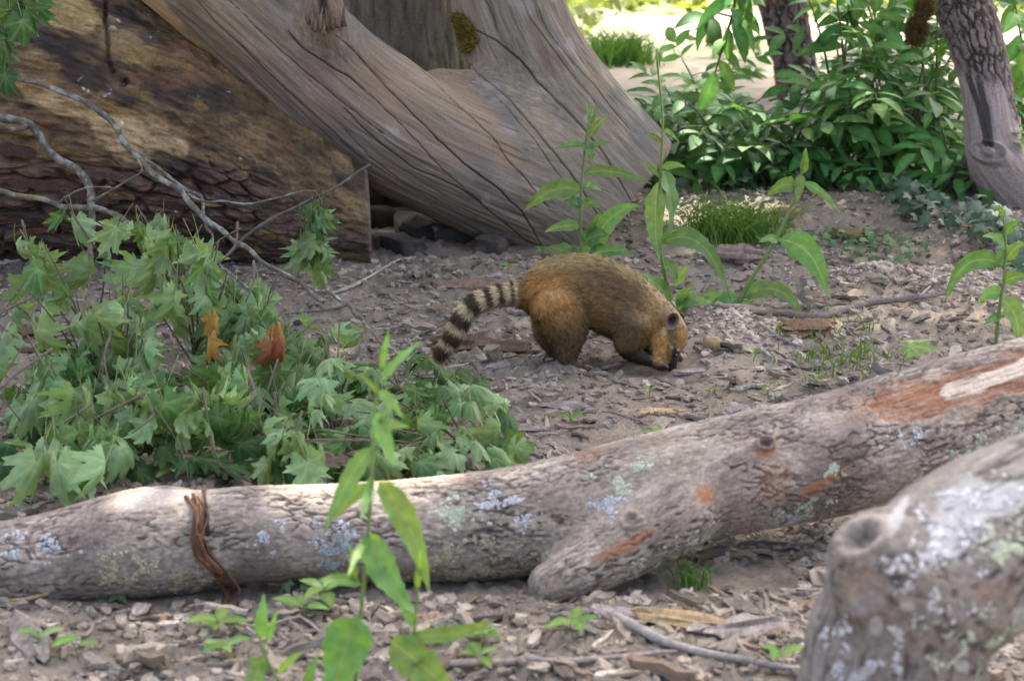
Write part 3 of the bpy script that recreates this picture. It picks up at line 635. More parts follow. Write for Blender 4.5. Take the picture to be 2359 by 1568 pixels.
# ------------------------------------------------------------------ living trees; their crowns shade the place
def crown_leaves(ctrs, n, size):
    """leaf-sized faces in clumps; n leaves round the clump centres"""
    ctrs = np.asarray(ctrs); k = NR.integers(0, len(ctrs), n); p = ctrs[k, :3]+NR.normal(0, 1, (n, 3))*ctrs[k, 3:4]*np.array([1, 1, .5])
    p[:, 2] = np.maximum(p[:, 2], 2.7)
    a = NR.normal(0, 1, (n, 3))*np.array([1, 1, .45]); a /= np.linalg.norm(a, axis=1)[:, None]
    b = NR.normal(0, 1, (n, 3)); b = np.cross(a, b); b /= np.linalg.norm(b, axis=1)[:, None]; s = size*NR.uniform(.6, 1.3, (n, 1))
    V = np.stack([p-a*s, p+b*s*.42-a*s*.1, p+a*s, p-b*s*.42-a*s*.1], 1)
    g = V.mean(1); t = g[:, 2]/SUN_DIR[2]; fx = g[:, 0]-SUN_DIR[0]*t; fy = g[:, 1]-SUN_DIR[1]*t      # where its shadow falls
    keep = np.ones(n, bool)
    for (x, y, rx, ry, z, op) in GAPS:
        tz = (g[:, 2]-z)/SUN_DIR[2]; ax = g[:, 0]-SUN_DIR[0]*tz; ay = g[:, 1]-SUN_DIR[1]*tz
        keep &= ~((((ax-x)/rx)**2+((ay-y)/ry)**2 < 1) & (NR.uniform(0, 1, n) < op))
    edge = 15.0+.6*np.sin(fx*1.3)+.5*np.sin(fx*3.1+1)
    keep &= ~((fy > edge) & (NR.uniform(0, 1, n) < .97))
    V = V[keep]; m = len(V); C = np.repeat(np.array([.055, .105, .022])[None]*NR.uniform(.7, 1.3, (m, 1)), 4, 0)
    return V.reshape(-1, 3), np.arange(4*m).reshape(-1, 4), C
# openings in the crowns through which sun flecks reach the ground: x, y, rx, ry, height, openness
GAPS = []
def gap(u, v, rx, ry, z=None, Y=None, op=1.):
    p = G(u, v) if Y is None else at(u, v, Y); GAPS.append((p[0], p[1], rx, ry, p[2], op))
gap(340, 1150, .13, .10, Y=4.38); gap(120, 1210, .2, .08, Y=4.36, op=.3); gap(1650, 482, .28, .35); gap(1190, 1130, .22, .10, Y=4.38, op=.6); gap(800, 1372, .24, .16)
gap(640, 1120, .2, .05, Y=4.38, op=.3); gap(300, 1000, .35, .3, Y=5.6, op=.5); gap(1010, 960, .2, .15, Y=5.7, op=.7); gap(260, 1470, .25, .15, op=.6)
gap(860, 950, .25, .25, Y=3.4, op=.7); gap(1350, 420, .3, .3, Y=7.6, op=.45); gap(1460, 250, .3, .3, Y=7.2, op=.4); gap(1800, 470, .4, .25, op=.4); gap(750, 560, .15, .2, Y=6.6, op=.5)
gap(1200, 1540, .2, .1, op=.5); gap(2340, 560, .25, .3, op=.5); gap(1250, 610, .2, .15, Y=6.25, op=.25)
def limb_set(root, start, n, spread, top, mat, col):
    ends = []
    for k in range(n):
        th = 2*math.pi*k/n+NR.uniform(-.3, .3); d = np.array([math.cos(th), math.sin(th), 0]); e = start+d*spread*NR.uniform(.6, 1.)+np.array([0, 0, top-start[2]])*NR.uniform(.7, 1.)
        P = catmull([start+np.array([0, 0, -.3]), start+(e-start)*.4+np.array([0, 0, .5]), e], .5); Vt, Ft = tube_mesh(P, np.linspace(.10, .025, len(P)), 7)
        mk('limb', Vt, Ft, mat, root, col=col); ends.append(e)
    return ends

def build_knee_tree():
    g = G(2270, 505); root = thing('knee_tree', 'leaning tree with peeled bark and a bare swollen knee', 'tree', g)
    Y = 8.75
    tr = Tube([px4(2470, 560, 8.45, 80), px4(2385, 475, 8.55, 78), px4(2302, 385, 8.7, 76), px4(2284, 305, 8.76, 65), px4(2270, 200, 8.8, 62), px4(2245, 90, 8.85, 63), px4(2205, -20, 8.9, 68), px4(2150, -160, 8.95, 72), px4(2080, -420, 9.1, 74), px4(2020, -900, 9.3, 70), px4(2000, -1500, 9.5, 62)], .07)
    root2 = Tube([px4(2440, 540, 8.46, 80), px4(2520, 620, 8.3, 86), px4(2620, 700, 8.2, 95)], .06)
    s = solid([tr, root2], .013, .05, sub=3); V, N, u, v = s.V, s.N, s.u, s.v
    C, disp, f, g1, fine = bark_cols(s, (.20, .165, .14), (.045, .036, .03), 9, 34, 600, .014, .3)
    gr = grain(s, lambda c: fbm(c*np.array([5, 60, 60]), 1, 3, 610)); n2 = .3*fbm(V, 10, 3, 620)
    bare = sm(140, 200, v+60*n2+.25*(2230-u)); bare = np.maximum(bare, 0)
    bare = bare*(1-sm(1.1, .8, ell(u, v, 2322, 150, 24, 130, -14)+n2)*.9)
    Cw = np.tile(np.array([.33, .27, .235]), (len(V), 1))*(1+.35*gr)[:, None]
    Cw = cmix(Cw, (.22, .17, .12), .5*sm(330, 420, v)); Cw = cmix(Cw, (.05, .045, .045), .92*sm(1.1, .75, polydist(u, v, [(2228, 175), (2250, 240), (2272, 330)])[0]/9+1.3*n2+.4*gr))
    Cw = cmix(Cw, (.045, .04, .04), .92*sm(1.1, .75, polydist(u, v, [(2252, 180), (2268, 250), (2282, 335)])[0]/8+1.3*n2+.4*gr))
    C = C*(1-bare[:, None])+Cw*bare[:, None]; disp = disp*(1-bare)+bare*(.004*gr-.008)
    kn = ell(u, v, 2280, 352, 46, 26, 15); disp = disp+.02*sm(1.4, .8, kn)+.012*bare*np.sin(kn*9)*sm(1.6, .6, kn)
    s.V = V+N*disp[:, None]; wood_obj('trunk', s, C, M_BARK, root)
    # second, bark-clad root running to the ground behind the knee
    t2 = Tube([px4(2255, 385, 8.85, 44), px4(2232, 430, 8.85, 48), px4(2225, 480, 8.82, 58), px4(2225, 520, 8.8, 66)], .04); t3 = Tube([px4(2262, 400, 8.8, 40), px4(2275, 460, 8.75, 44), px4(2290, 515, 8.7, 50)], .04)
    s2 = solid([t2, t3], .012, .05, sub=2); C2, d2, *_ = bark_cols(s2, (.13, .105, .085), (.04, .032, .027), 9, 34, 640, .012, .3); s2.V = s2.V+s2.N*d2[:, None]; wood_obj('buttress_root', s2, C2, M_BARK, root)
    # hanging moss ball and moss fringe
    parts = []
    for (cu, cv, ru, rv, n) in [(2112, 68, 26, 34, 1500), (2128, 20, 22, 30, 1100), (2108, 84, 22, 26, 800)]:
        c0 = at(cu, cv, 8.72); mm = pxm(cv, 8.72)
        for _ in range(n):
            d = nz(NR.normal(0, 1, 3)); b = c0+d*np.array([ru*mm, ru*mm, rv*mm])*.85*NR.uniform(.8, 1); e = nz(d+NR.normal(0, .5, 3)); l = NR.uniform(.012, .03); sd = nz(np.cross(e, NR.normal(0, 1, 3)))*.0025
            parts.append((np.array([b-sd, b+sd, b+e*l]), np.array([[0, 1, 2]]), np.array([.12, .085, .03])*NR.uniform(.5, 1.5)))
    Vm, Fm, Cm = join(parts); o = mk('moss_ball', Vm, Fm, M_MOSS, root, col=Cm); tag(o, 'brown hanging moss ball on the trunk')
    br = catmull([at(2180, -40, 8.85), at(2135, 15, 8.75), at(2115, 70, 8.72)], .05); Vt, Ft = tube_mesh(br, np.linspace(.03, .02, len(br)), 7, True, .15); mk('branch_stub', Vt, Ft, M_BARK, root, col=(.12, .1, .05))
    top = at(2000, -1500, 9.5); ends = limb_set(root, top, 8, 3.6, 8.0, M_BARK, (.12, .1, .085))
    ctr = [tuple(e)+(1.1,) for e in ends]+[(x, y, z, .85) for x, y, z in zip(NR.uniform(-1.5, 4.6, 72), NR.uniform(6, 18, 72), NR.uniform(5.5, 8.5, 72))]
    o = mk('crown', *crown_leaves(ctr, 40000, .095)[:2], M_BUSH, root, col=(.06, .11, .024)); o['kind'] = 'stuff'
build_knee_tree()

def build_dark_tree():
    g = G(1800, 225); root = thing('dark_tree', 'dark flaking trunk standing behind the green shrubs', 'tree', g); Y = g[1]
    tr = Tube([px4(1845, 260, Y, 62), px4(1838, 190, Y, 52), px4(1822, 110, Y, 50), px4(1800, 0, Y, 56), px4(1780, -160, Y, 60), px4(1770, -600, Y, 60), px4(1775, -1100, Y, 52)], .1)
    s = solid([tr], .02, .05, sub=3); C, disp, f, g1, fine = bark_cols(s, (.15, .115, .10), (.035, .028, .026), 7, 22, 700, .016, .35)
    C = cmix(C, (.24, .11, .065), .8*sm(.1, .4, fbm(s.V, 3.5, 3, 710))); C = cmix(C, (.34, .33, .32), .6*sm(.25, .5, fbm(s.V, 12, 3, 720)))
    s.V = s.V+s.N*disp[:, None]; wood_obj('trunk', s, C, M_BARK, root)
    top = at(1775, -1100, Y); ends = limb_set(root, top, 7, 3.6, 8.2, M_BARK, (.12, .1, .085))
    ctr = [tuple(e)+(1.1,) for e in ends]+[(x, y, z, .85) for x, y, z in zip(NR.uniform(-3.5, 5, 90), NR.uniform(10, 20.5, 90), NR.uniform(5.5, 8.5, 90))]
    o = mk('crown', *crown_leaves(ctr, 38000, .095)[:2], M_BUSH, root, col=(.06, .11, .024)); o['kind'] = 'stuff'
build_dark_tree()
# the standing trunk behind the fork carries the crown over the left half
ends = limb_set(BT_ROOT, np.array([BT_P[0]-.2, 9.5, 4.8]), 7, 3.2, 8.2, M_BARK, (.1, .085, .06))
ctr = [tuple(e)+(1.1,) for e in ends]+[(x, y, z, .85) for x, y, z in zip(NR.uniform(-3.8, 1.2, 72), NR.uniform(5.6, 17, 72), NR.uniform(5.5, 8.5, 72))]+[(x, y, z, .8) for x, y, z in zip(NR.uniform(-2.6, 2.8, 22), NR.uniform(5.6, 8.8, 22), NR.uniform(5.5, 7.5, 22))]  # last clumps added over the front to deepen its shade
o = mk('crown', *crown_leaves(ctr, 54000, .095)[:2], M_BUSH, BT_ROOT, col=(.06, .11, .024)); o['kind'] = 'stuff'

# ------------------------------------------------------------------ things in the dark gap under the dead trunk
def rock(name, c, r, seed, mat, col, parent=None, flat=(1, 1, .7), cube=.35, jit=.25):
    rr = np.random.default_rng(seed); n = 14; m = 10; V = []
    for i in range(m+1):
        ph = math.pi*i/m
        for j in range(n): V.append((math.sin(ph)*math.cos(2*math.pi*j/n), math.sin(ph)*math.sin(2*math.pi*j/n), math.cos(ph)))
    V = np.array(V); P = np.sign(V)*np.abs(V)**(1-cube); P = P*(1+jit*1.6*fbm(V+seed*3.7, 1.9, 3, seed))[:, None]*np.asarray(flat)*r
    a = rr.uniform(0, 6.28); P = P@np.array([[math.cos(a), -math.sin(a), 0], [math.sin(a), math.cos(a), 0], [0, 0, 1]])
    i = np.arange(m)[:, None]*n; j = np.arange(n)[None]; k = (j+1) % n; Q = np.stack([i+j, i+n+j, i+n+k, i+k], -1).reshape(-1, 4)
    C = np.tile(np.asarray(col, float), (len(P), 1))*(1+.3*fbm(P, 6/r*.3, 3, seed))[:, None]
    return mk(name, P+np.asarray(c), Q, mat, parent, col=C)
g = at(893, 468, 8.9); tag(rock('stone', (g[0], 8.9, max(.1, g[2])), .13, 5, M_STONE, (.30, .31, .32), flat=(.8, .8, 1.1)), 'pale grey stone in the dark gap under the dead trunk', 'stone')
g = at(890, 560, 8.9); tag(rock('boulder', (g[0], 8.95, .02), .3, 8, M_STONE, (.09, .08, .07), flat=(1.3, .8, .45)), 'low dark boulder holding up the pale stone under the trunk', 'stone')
def small_log(name, label, a, b, r1, r2, col, seed, cat='log', group=None, n=9):
    a = np.asarray(a, float); b = np.asarray(b, float); m = (a+b)/2+NR.normal(0, .02, 3)*np.linalg.norm(b-a); P = catmull([a, m, b], max(.01, np.linalg.norm(b-a)/12))
    V, F = tube_mesh(P, np.linspace(r1, r2, len(P)), n, True, .12, seed); C = np.tile(np.asarray(col, float), (len(V), 1))*(1+.35*fbm(V*np.array([3, 1, 1]), 20, 3, seed))[:, None]
    return tag(mk(name, V, F, M_BARK, None, col=C), label, cat, group)
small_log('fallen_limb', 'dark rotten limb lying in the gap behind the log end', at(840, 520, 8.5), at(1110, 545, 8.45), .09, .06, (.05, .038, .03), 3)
small_log('fallen_limb', 'brown mossy limb half buried below the dead trunk', at(1020, 588, 8.05), at(1180, 605, 7.95), .055, .045, (.15, .095, .05), 4)

for k, (u, v, Y, r, c) in enumerate([(960, 575, 8.25, .10, .055), (1060, 585, 8.15, .08, .075), (1130, 598, 8.0, .07, .10), (930, 600, 7.95, .07, .09), (1000, 530, 8.6, .16, .05), (870, 590, 8.05, .06, .14)]):  # the darkest lumps are put in so the gap looks dark
    g = at(u, v, Y); tag(rock('stone', (g[0], Y, H(g[0], Y)+r*.25), r, 40+k, M_STONE, (c*.8, c*.68, c*.55), flat=(1.4, .8, .55), cube=.55, jit=.4), ['added dark lump deep in the gap', 'brown earth lump in the gap under the dead trunk', 'earthy stone where the dead trunk meets the soil', 'stone before the square log end', 'added dark boulder at the back of the gap', 'pale stone touching the square log end'][k], 'stone')
# ------------------------------------------------------------------ the coati
def build_coati():
    def c2(x, y): return ((1050+x/3.145)/1.0857, (580+y/3.145)/1.0857)
    MM = pxm(760, 6.22)/3.414
    def q(x, y, r, Y=6.24): p = at(*c2(x, y), Y); return (p[0], p[1], p[2], r*MM)
    root = thing('coati', 'ring tailed brown coati digging its snout into the soil', 'coati', (at(*c2(1300, 1000), 6.2)[0], 6.22, H(at(*c2(1300, 1000), 6.2)[0], 6.2)))
    lat = lambda X: np.stack([X[:, 0], 6.24+(X[:, 1]-6.24)/.82, X[:, 2]], 1)
    class LT(Tube):
        def ev(s, X, full=False): return Tube.ev(s, lat(X), full)
    body = LT([q(990, 480, 175), q(1080, 440, 238), q(1300, 440, 262), q(1530, 540, 268), q(1700, 640, 250), q(1860, 745, 205), q(1950, 800, 150)], .02)
    head = LT([q(1945, 800, 138, 6.225), q(1958, 860, 128, 6.22), q(1955, 930, 95, 6.215), q(1972, 1000, 60, 6.21), q(1990, 1070, 40, 6.21), q(1996, 1105, 34, 6.21)], .01)
    cheek = Tube([q(1880, 860, 66, 6.20), q(1880, 960, 55, 6.20), q(1905, 1000, 40, 6.20)], .01)
    hind = Tube([q(1090, 600, 215, 6.205), q(1150, 740, 165, 6.19), q(1160, 860, 118, 6.18), q(1155, 960, 82, 6.175), q(1165, 1050, 52, 6.175)], .015)
    foot = Tube([q(1140, 1072, 42, 6.175), q(1230, 1078, 34, 6.17), q(1330, 1085, 24, 6.17)], .01)
    hind2 = Tube([q(1050, 620, 170, 6.28), q(1000, 790, 100, 6.29), q(1080, 930, 66, 6.30), q(1100, 1020, 44, 6.30)], .015)
    foot2 = Tube([q(1090, 1030, 36, 6.30), q(1230, 1050, 22, 6.30)], .01)
    fore = Tube([q(1690, 740, 150, 6.19), q(1640, 850, 112, 6.18), q(1640, 920, 72, 6.175), q(1730, 985, 50, 6.17), q(1840, 1025, 36, 6.165), q(1890, 1045, 24, 6.165)], .012)
    fore2 = Tube([q(1730, 760, 130, 6.30), q(1700, 900, 80, 6.31), q(1780, 990, 46, 6.31), q(1880, 1030, 32, 6.31)], .012)
    tail = Tube([q(960, 470, 130), q(850, 482, 92), q(750, 490, 70, 6.235), q(660, 500, 63, 6.23), q(560, 520, 62, 6.225), q(450, 562, 62, 6.22), q(355, 650, 58, 6.215), q(290, 765, 54, 6.21), q(222, 885, 46, 6.21), q(165, 965, 34, 6.21), q(118, 1015, 14, 6.21)], .015)
    tubes = [body, head, cheek, hind, foot, hind2, foot2, fore, fore2, tail]
    for j, (o1, o2) in enumerate(((-.014, 0), (0, .4), (.014, .9))): tubes.append(Tube([q(1310, 1084, 17, 6.17+o1), q(1352, 1090, 12, 6.168+o1*1.3), q(1372, 1098, 7, 6.168+o1*1.4)], .006))
    for j, o1 in enumerate((-.012, 0, .012)): tubes.append(Tube([q(1880, 1040, 16, 6.165+o1), q(1925, 1056, 11, 6.163+o1*1.3), q(1945, 1070, 7, 6.163+o1*1.4)], .006))
    s = solid(tubes, .0045, .022, sub=1); V, Q, N = s.V, s.Q, s.N
    cx = (s.u*1.0857-1050)*3.145; cy = (s.v*1.0857-580)*3.145
    D = np.stack([t.ev(V) for t in tubes], 1); part = D.argmin(1)
    def colour(P, N_, part, cx, cy):
        ag = fbm(P, 120, 3, 5); md = fbm(P, 22, 3, 8)
        C = np.tile(np.array([.175, .110, .048]), (len(P), 1))
        C = cmix(C, (.095, .064, .032), .75*sm(.0, .5, md)); C = cmix(C, (.26, .185, .09), .5*sm(.1, .5, fbm(P, 30, 3, 9)))
        C = cmix(C, (.33, .165, .052), .85*sm(1.15, .35, ell(cx, cy, 1000, 470, 260, 230, 60)+.2*md))
        C = cmix(C, (.27, .15, .06), .6*sm(1.1, .4, ell(cx, cy, 1080, 700, 200, 160, 90)+.2*md))
        C = cmix(C, (.27, .215, .125), .6*sm(.0, .3, N_[:, 2]-.5))  # upward-facing fur lightened, the light from above painted in
        C = cmix(C, (.10, .068, .036), .75*sm(1.1, .4, ell(cx, cy, 1560, 430, 330, 150, 35)+.25*md))
        C = cmix(C, (.085, .058, .032), .8*sm(1.1, .3, ell(cx, cy, 1650, 780, 200, 190, 30)+.25*md))
        C = cmix(C, (.24, .16, .08), .7*sm(1.1, .4, ell(cx, cy, 1880, 580, 150, 70, 45)))  # upper neck edge paled, its rim light put into the colour
        leg = np.isin(part, (3, 4, 5, 6)); C = cmix(C, (.085, .062, .042), .9*leg*sm(620, 860, cy+.35*(cx-1100)+40*md))
        C = cmix(C, (.018, .014, .013), .95*np.isin(part, (7, 8, 13, 14, 15))*sm(870, 960, cy)); C = cmix(C, (.02, .016, .014), .8*np.isin(part, (4, 6, 10, 11, 12))*sm(1040, 1070, cy))
        C = cmix(C, (.022, .018, .016), .9*np.isin(part, (8,))*sm(800, 900, cy))
        hd = np.isin(part, (1, 2)); C = cmix(C, (.235, .145, .055), .8*hd)
        C = cmix(C, (.42, .255, .105), .8*sm(1.15, .25, ell(cx, cy, 1885, 900, 85, 170, 8)+.15*md)*sm(740, 820, cy))
        C = cmix(C, (.55, .45, .30), .7*sm(1.1, .6, ell(cx, cy, 1925, 780, 30, 40, 0)))
        C = cmix(C, (.12, .082, .035), .75*sm(1.1, .5, ell(cx, cy, 1990, 850, 45, 95, 0)))
        C = cmix(C, (.10, .07, .03), .8*sm(1.1, .6, ell(cx, cy, 1955, 985, 22, 60, 0)))
        C = cmix(C, (.45, .40, .34), .85*sm(1.1, .7, ell(cx, cy, 2045, 1000, 16, 60, 14)))
        C = cmix(C, (.42, .40, .36), .8*sm(1.1, .7, ell(cx, cy, 1912, 1040, 34, 40, 0))*hd)
        C = cmix(C, (.02, .017, .018), .96*sm(1.1, .75, polydist(cx, cy, [(2014, 945), (2005, 1000), (1985, 1060), (1990, 1120)])[0]/34))
        C = cmix(C, (.42, .38, .31), .9*sm(1.1, .5, ell(cx, cy, 1978, 906, 17, 14, 0))); C = cmix(C, (.42, .38, .32), .9*sm(1.1, .5, ell(cx, cy, 2032, 928, 18, 12, 20)))
        tl = (part == 9)*sm(830, 800, cx); ss = Tube.ev(tail, P, True)[1][:, 0]/tail.S[-1]
        tc = np.tile(np.array([.58, .47, .31]), (len(P), 1)); tc = cmix(tc, (.62, .55, .44), .8*sm(.1, -.6, N_[:, 2]))
        for b, w in BANDS: tc = cmix(tc, (.045, .028, .020), .97*sm(1.05, .75, np.abs(ss-b)/w+.12*md)*sm(-1.05, -.3, N_[:, 2]))
        tc = cmix(tc, (.40, .22, .09), .8*sm(780, 840, cx))
        C = C*(1-tl[:, None])+tc*tl[:, None]
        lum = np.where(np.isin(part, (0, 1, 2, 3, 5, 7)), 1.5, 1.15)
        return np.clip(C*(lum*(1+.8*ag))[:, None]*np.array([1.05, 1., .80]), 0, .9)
    BANDS = []
    for (x, y, w) in [(755, 470, .016), (665, 490, .022), (566, 505, .030), (445, 550, .044), (325, 660, .046), (262, 790, .046), (195, 910, .05)]:
        p = np.array([q(x, y, 1)[:3]]); BANDS.append((Tube.ev(tail, p, True)[1][0, 0]/tail.S[-1], w))
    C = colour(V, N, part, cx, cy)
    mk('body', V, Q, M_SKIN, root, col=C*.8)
    # fur
    tri = np.concatenate([Q[:, [0, 1, 2]], Q[:, [0, 2, 3]]]); ar = np.linalg.norm(np.cross(V[tri[:, 1]]-V[tri[:, 0]], V[tri[:, 2]]-V[tri[:, 0]]), axis=1)
    pt = part[tri[:, 0]]; wgt = ar*np.where(pt >= 10, .3, np.where(pt == 9, 1.6, np.where(np.isin(pt, (1, 2)), 2.2, 1.)))
    n = 105000; ti = NR.choice(len(tri), n, p=wgt/wgt.sum()); r1 = np.sqrt(NR.uniform(0, 1, n))[:, None]; r2 = NR.uniform(0, 1, n)[:, None]
    A, B, Cc = V[tri[ti, 0]], V[tri[ti, 1]], V[tri[ti, 2]]; P = (1-r1)*A+r1*(1-r2)*B+r1*r2*Cc; Nn = N[tri[ti, 0]]; pp = part[tri[ti, 0]]
    comb = np.zeros((n, 3)); sg = [-1, -1, -1, 1, 1, 1, 1, 1, 1, 1]+[1]*6
    for k, t in enumerate(tubes):
        m = np.nonzero(pp == k)[0]
        if len(m) == 0: continue
        i = np.argmin(((P[m][:, None]-t.P[None])**2).sum(2), 1); comb[m] = t.T[i]*sg[k]
    comb += np.array([0, 0, -.35])*np.isin(pp, (0,))[:, None]
    ln = np.array([.020, .007, .010, .015, .004, .014, .004, .012, .012, .024]+[.003]*6)[pp]
    pu, pv = proj(P); px_ = (pu*1.0857-1050)*3.145; py_ = (pv*1.0857-580)*3.145
    ln = ln*np.where((pp == 3) & (py_ > 850), .6, 1)*np.where((pp == 0) & (px_ > 1800), .65, 1)*np.where((pp == 0) & (Nn[:, 2] > .5), 1.15, 1)
    ln = ln*NR.uniform(.6, 1.3, n); lay = .38+.25*(pp == 9)
    d = comb+Nn*lay[:, None]+NR.normal(0, .22, (n, 3)); d /= np.linalg.norm(d, axis=1)[:, None]
    d2 = d-Nn*.12+NR.normal(0, .12, (n, 3)); d2 /= np.linalg.norm(d2, axis=1)[:, None]
    sd = np.cross(d, Nn+NR.normal(0, .3, (n, 3))); sd /= np.linalg.norm(sd, axis=1)[:, None]; w = (.00055+.0004*NR.uniform(0, 1, n))[:, None]*np.where(pp == 9, 1.25, 1)[:, None]
    P0 = P-Nn*.001; P1 = P0+d*(ln*.5)[:, None]; P2 = P1+d2*(ln*.5)[:, None]
    VV = np.stack([P0-sd*w, P0+sd*w, P1+sd*w*.85, P1-sd*w*.85, P2], 1).reshape(-1, 3); b = np.arange(n)*5
    FQ = np.stack([b, b+1, b+2, b+3], 1); FT = np.stack([b+3, b+2, b+4], 1)
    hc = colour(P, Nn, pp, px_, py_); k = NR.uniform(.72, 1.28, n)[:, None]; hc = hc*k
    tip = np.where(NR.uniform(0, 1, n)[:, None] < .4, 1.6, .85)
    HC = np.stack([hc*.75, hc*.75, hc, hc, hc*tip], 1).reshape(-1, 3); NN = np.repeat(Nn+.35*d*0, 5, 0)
    mk('fur', VV, [FQ, FT], M_FUR, root, col=HC, normals=NN)
    # ears: little cupped shells
    for (ex, ey, Y, sc, yaw) in [(1985, 700, 6.150, 1., 0.), (2035, 690, 6.29, .85, 0.)]:
        c = np.array(q(ex, ey, 1, Y)[:3]); rx, rz = 52*MM*sc, 66*MM*sc; rows = []; cols = []
        for i in range(7):
            rr = i/6
            for j in range(16):
                a = 2*math.pi*j/16; o = np.array([math.cos(a)*rx*rr, 0, math.sin(a)*rz*rr]); depth = (.016*(1-rr**2)-.004*(rr > .9))
                o = np.array([o[0]*.95+o[2]*.18, depth, o[2]]); rows.append(c+o); cols.append(mix((.035, .02, .016), (.24, .19, .15), sm(.35, .95, np.array(rr))))
        rows = np.array(rows); back = rows+np.array([0, .006, 0]); i = np.arange(6)[:, None]*16; j = np.arange(16)[None]; kk = (j+1) % 16
        F = np.stack([i+j, i+16+j, i+16+kk, i+kk], -1).reshape(-1, 4); m = len(rows); e = 6*16+np.arange(16); e2 = 6*16+(np.arange(16)+1) % 16
        mk('ear', np.vstack([rows, back]), [np.concatenate([F, F[:, ::-1]+m, np.stack([e, e2, e2+m, e+m], 1)])], M_SKIN, root, col=np.vstack([cols, np.tile((.07, .05, .035), (m, 1))]))
    def ball(name, c, r, mat, col, fl=(1, 1, 1)):
        V_, Q_ = [], []
        for i in range(9):
            ph = math.pi*i/8
            for j in range(12): V_.append((math.sin(ph)*math.cos(math.pi*j/6), math.sin(ph)*math.sin(math.pi*j/6), math.cos(ph)))
        V_ = np.array(V_)*r*np.array(fl)+c; i = np.arange(8)[:, None]*12; j = np.arange(12)[None]; k_ = (j+1) % 12
        return mk(name, V_, np.stack([i+j, i+12+j, i+12+k_, i+k_], -1).reshape(-1, 4), mat, root, col=col)
    e = np.array(q(2006, 958, 1, 6.215)[:3]); ball('eye', e+np.array([.0, -.021, 0]), .0062, M_EYE, (.012, .008, .006)); ball('eye', e+np.array([.008, .026, 0]), .0062, M_EYE, (.012, .008, .006))
    ball('nose', np.array(q(1998, 1112, 1, 6.21)[:3]), .013, M_EYE, (.014, .012, .012), (1, 1, .8))
build_coati()

# ------------------------------------------------------------------ leaves
def P_ell(t): return math.sin(math.pi*min(1, max(0, t)))**.75*(1.05-.35*t)
def P_lan(t): return (math.sin(math.pi*t**.75)**.8)*(1.1-.45*t) if 0 < t < 1 else 0.
def P_dock(t): return min(1., t*4+.04)**.7*(1-t**2.3)*(1-.1*t) if t < 1 else 0.
def blade_path(P, Wd, nrm, prof, wave=0., fold=.15, nw=2, col=(.10, .21, .04), rib=(.26, .36, .12), seed=0, thick=0):
    """a leaf blade along the path P, Wd wide, facing nrm"""
    P = np.asarray(P, float); n = len(P); T = np.gradient(P, axis=0); T /= np.linalg.norm(T, axis=1)[:, None]+1e-9; rr = np.random.default_rng(seed)
    V, C = [], []; ph = rr.uniform(0, 6)
    for i in range(n):
        t = i/(n-1); w = Wd*.5*max(prof(t), .015); S = nz(np.cross(T[i], nrm)); N = np.cross(S, T[i])
        for a in ACROSS[nw]:
            ww = w*(1+wave*.16*math.sin(t*40+ph+9*a)*abs(a))
            V.append(P[i]+S*a*ww+N*(fold*abs(a)*w+wave*.16*Wd*math.sin(t*17+ph+a)*a*a))
            C.append(mix(rib, col, min(1, abs(a)*(2.4 if nw < 2 else 7)))*(rr.uniform(.93, 1.07)))
    m = len(ACROSS[nw]); i = np.arange(n-1)[:, None]*m; j = np.arange(m-1)[None]
    return np.array(V), np.stack([i+j, i+j+1, i+m+j+1, i+m+j], -1).reshape(-1, 4), np.array(C)
ACROSS = {1: (-1, 0, 1), 2: (-1, -.55, -.13, 0, .13, .55, 1)}
def bez(a, c, b, n):
    t = np.linspace(0, 1, n)[:, None]; return (1-t)**2*np.asarray(a)+2*t*(1-t)*np.asarray(c)+t*t*np.asarray(b)
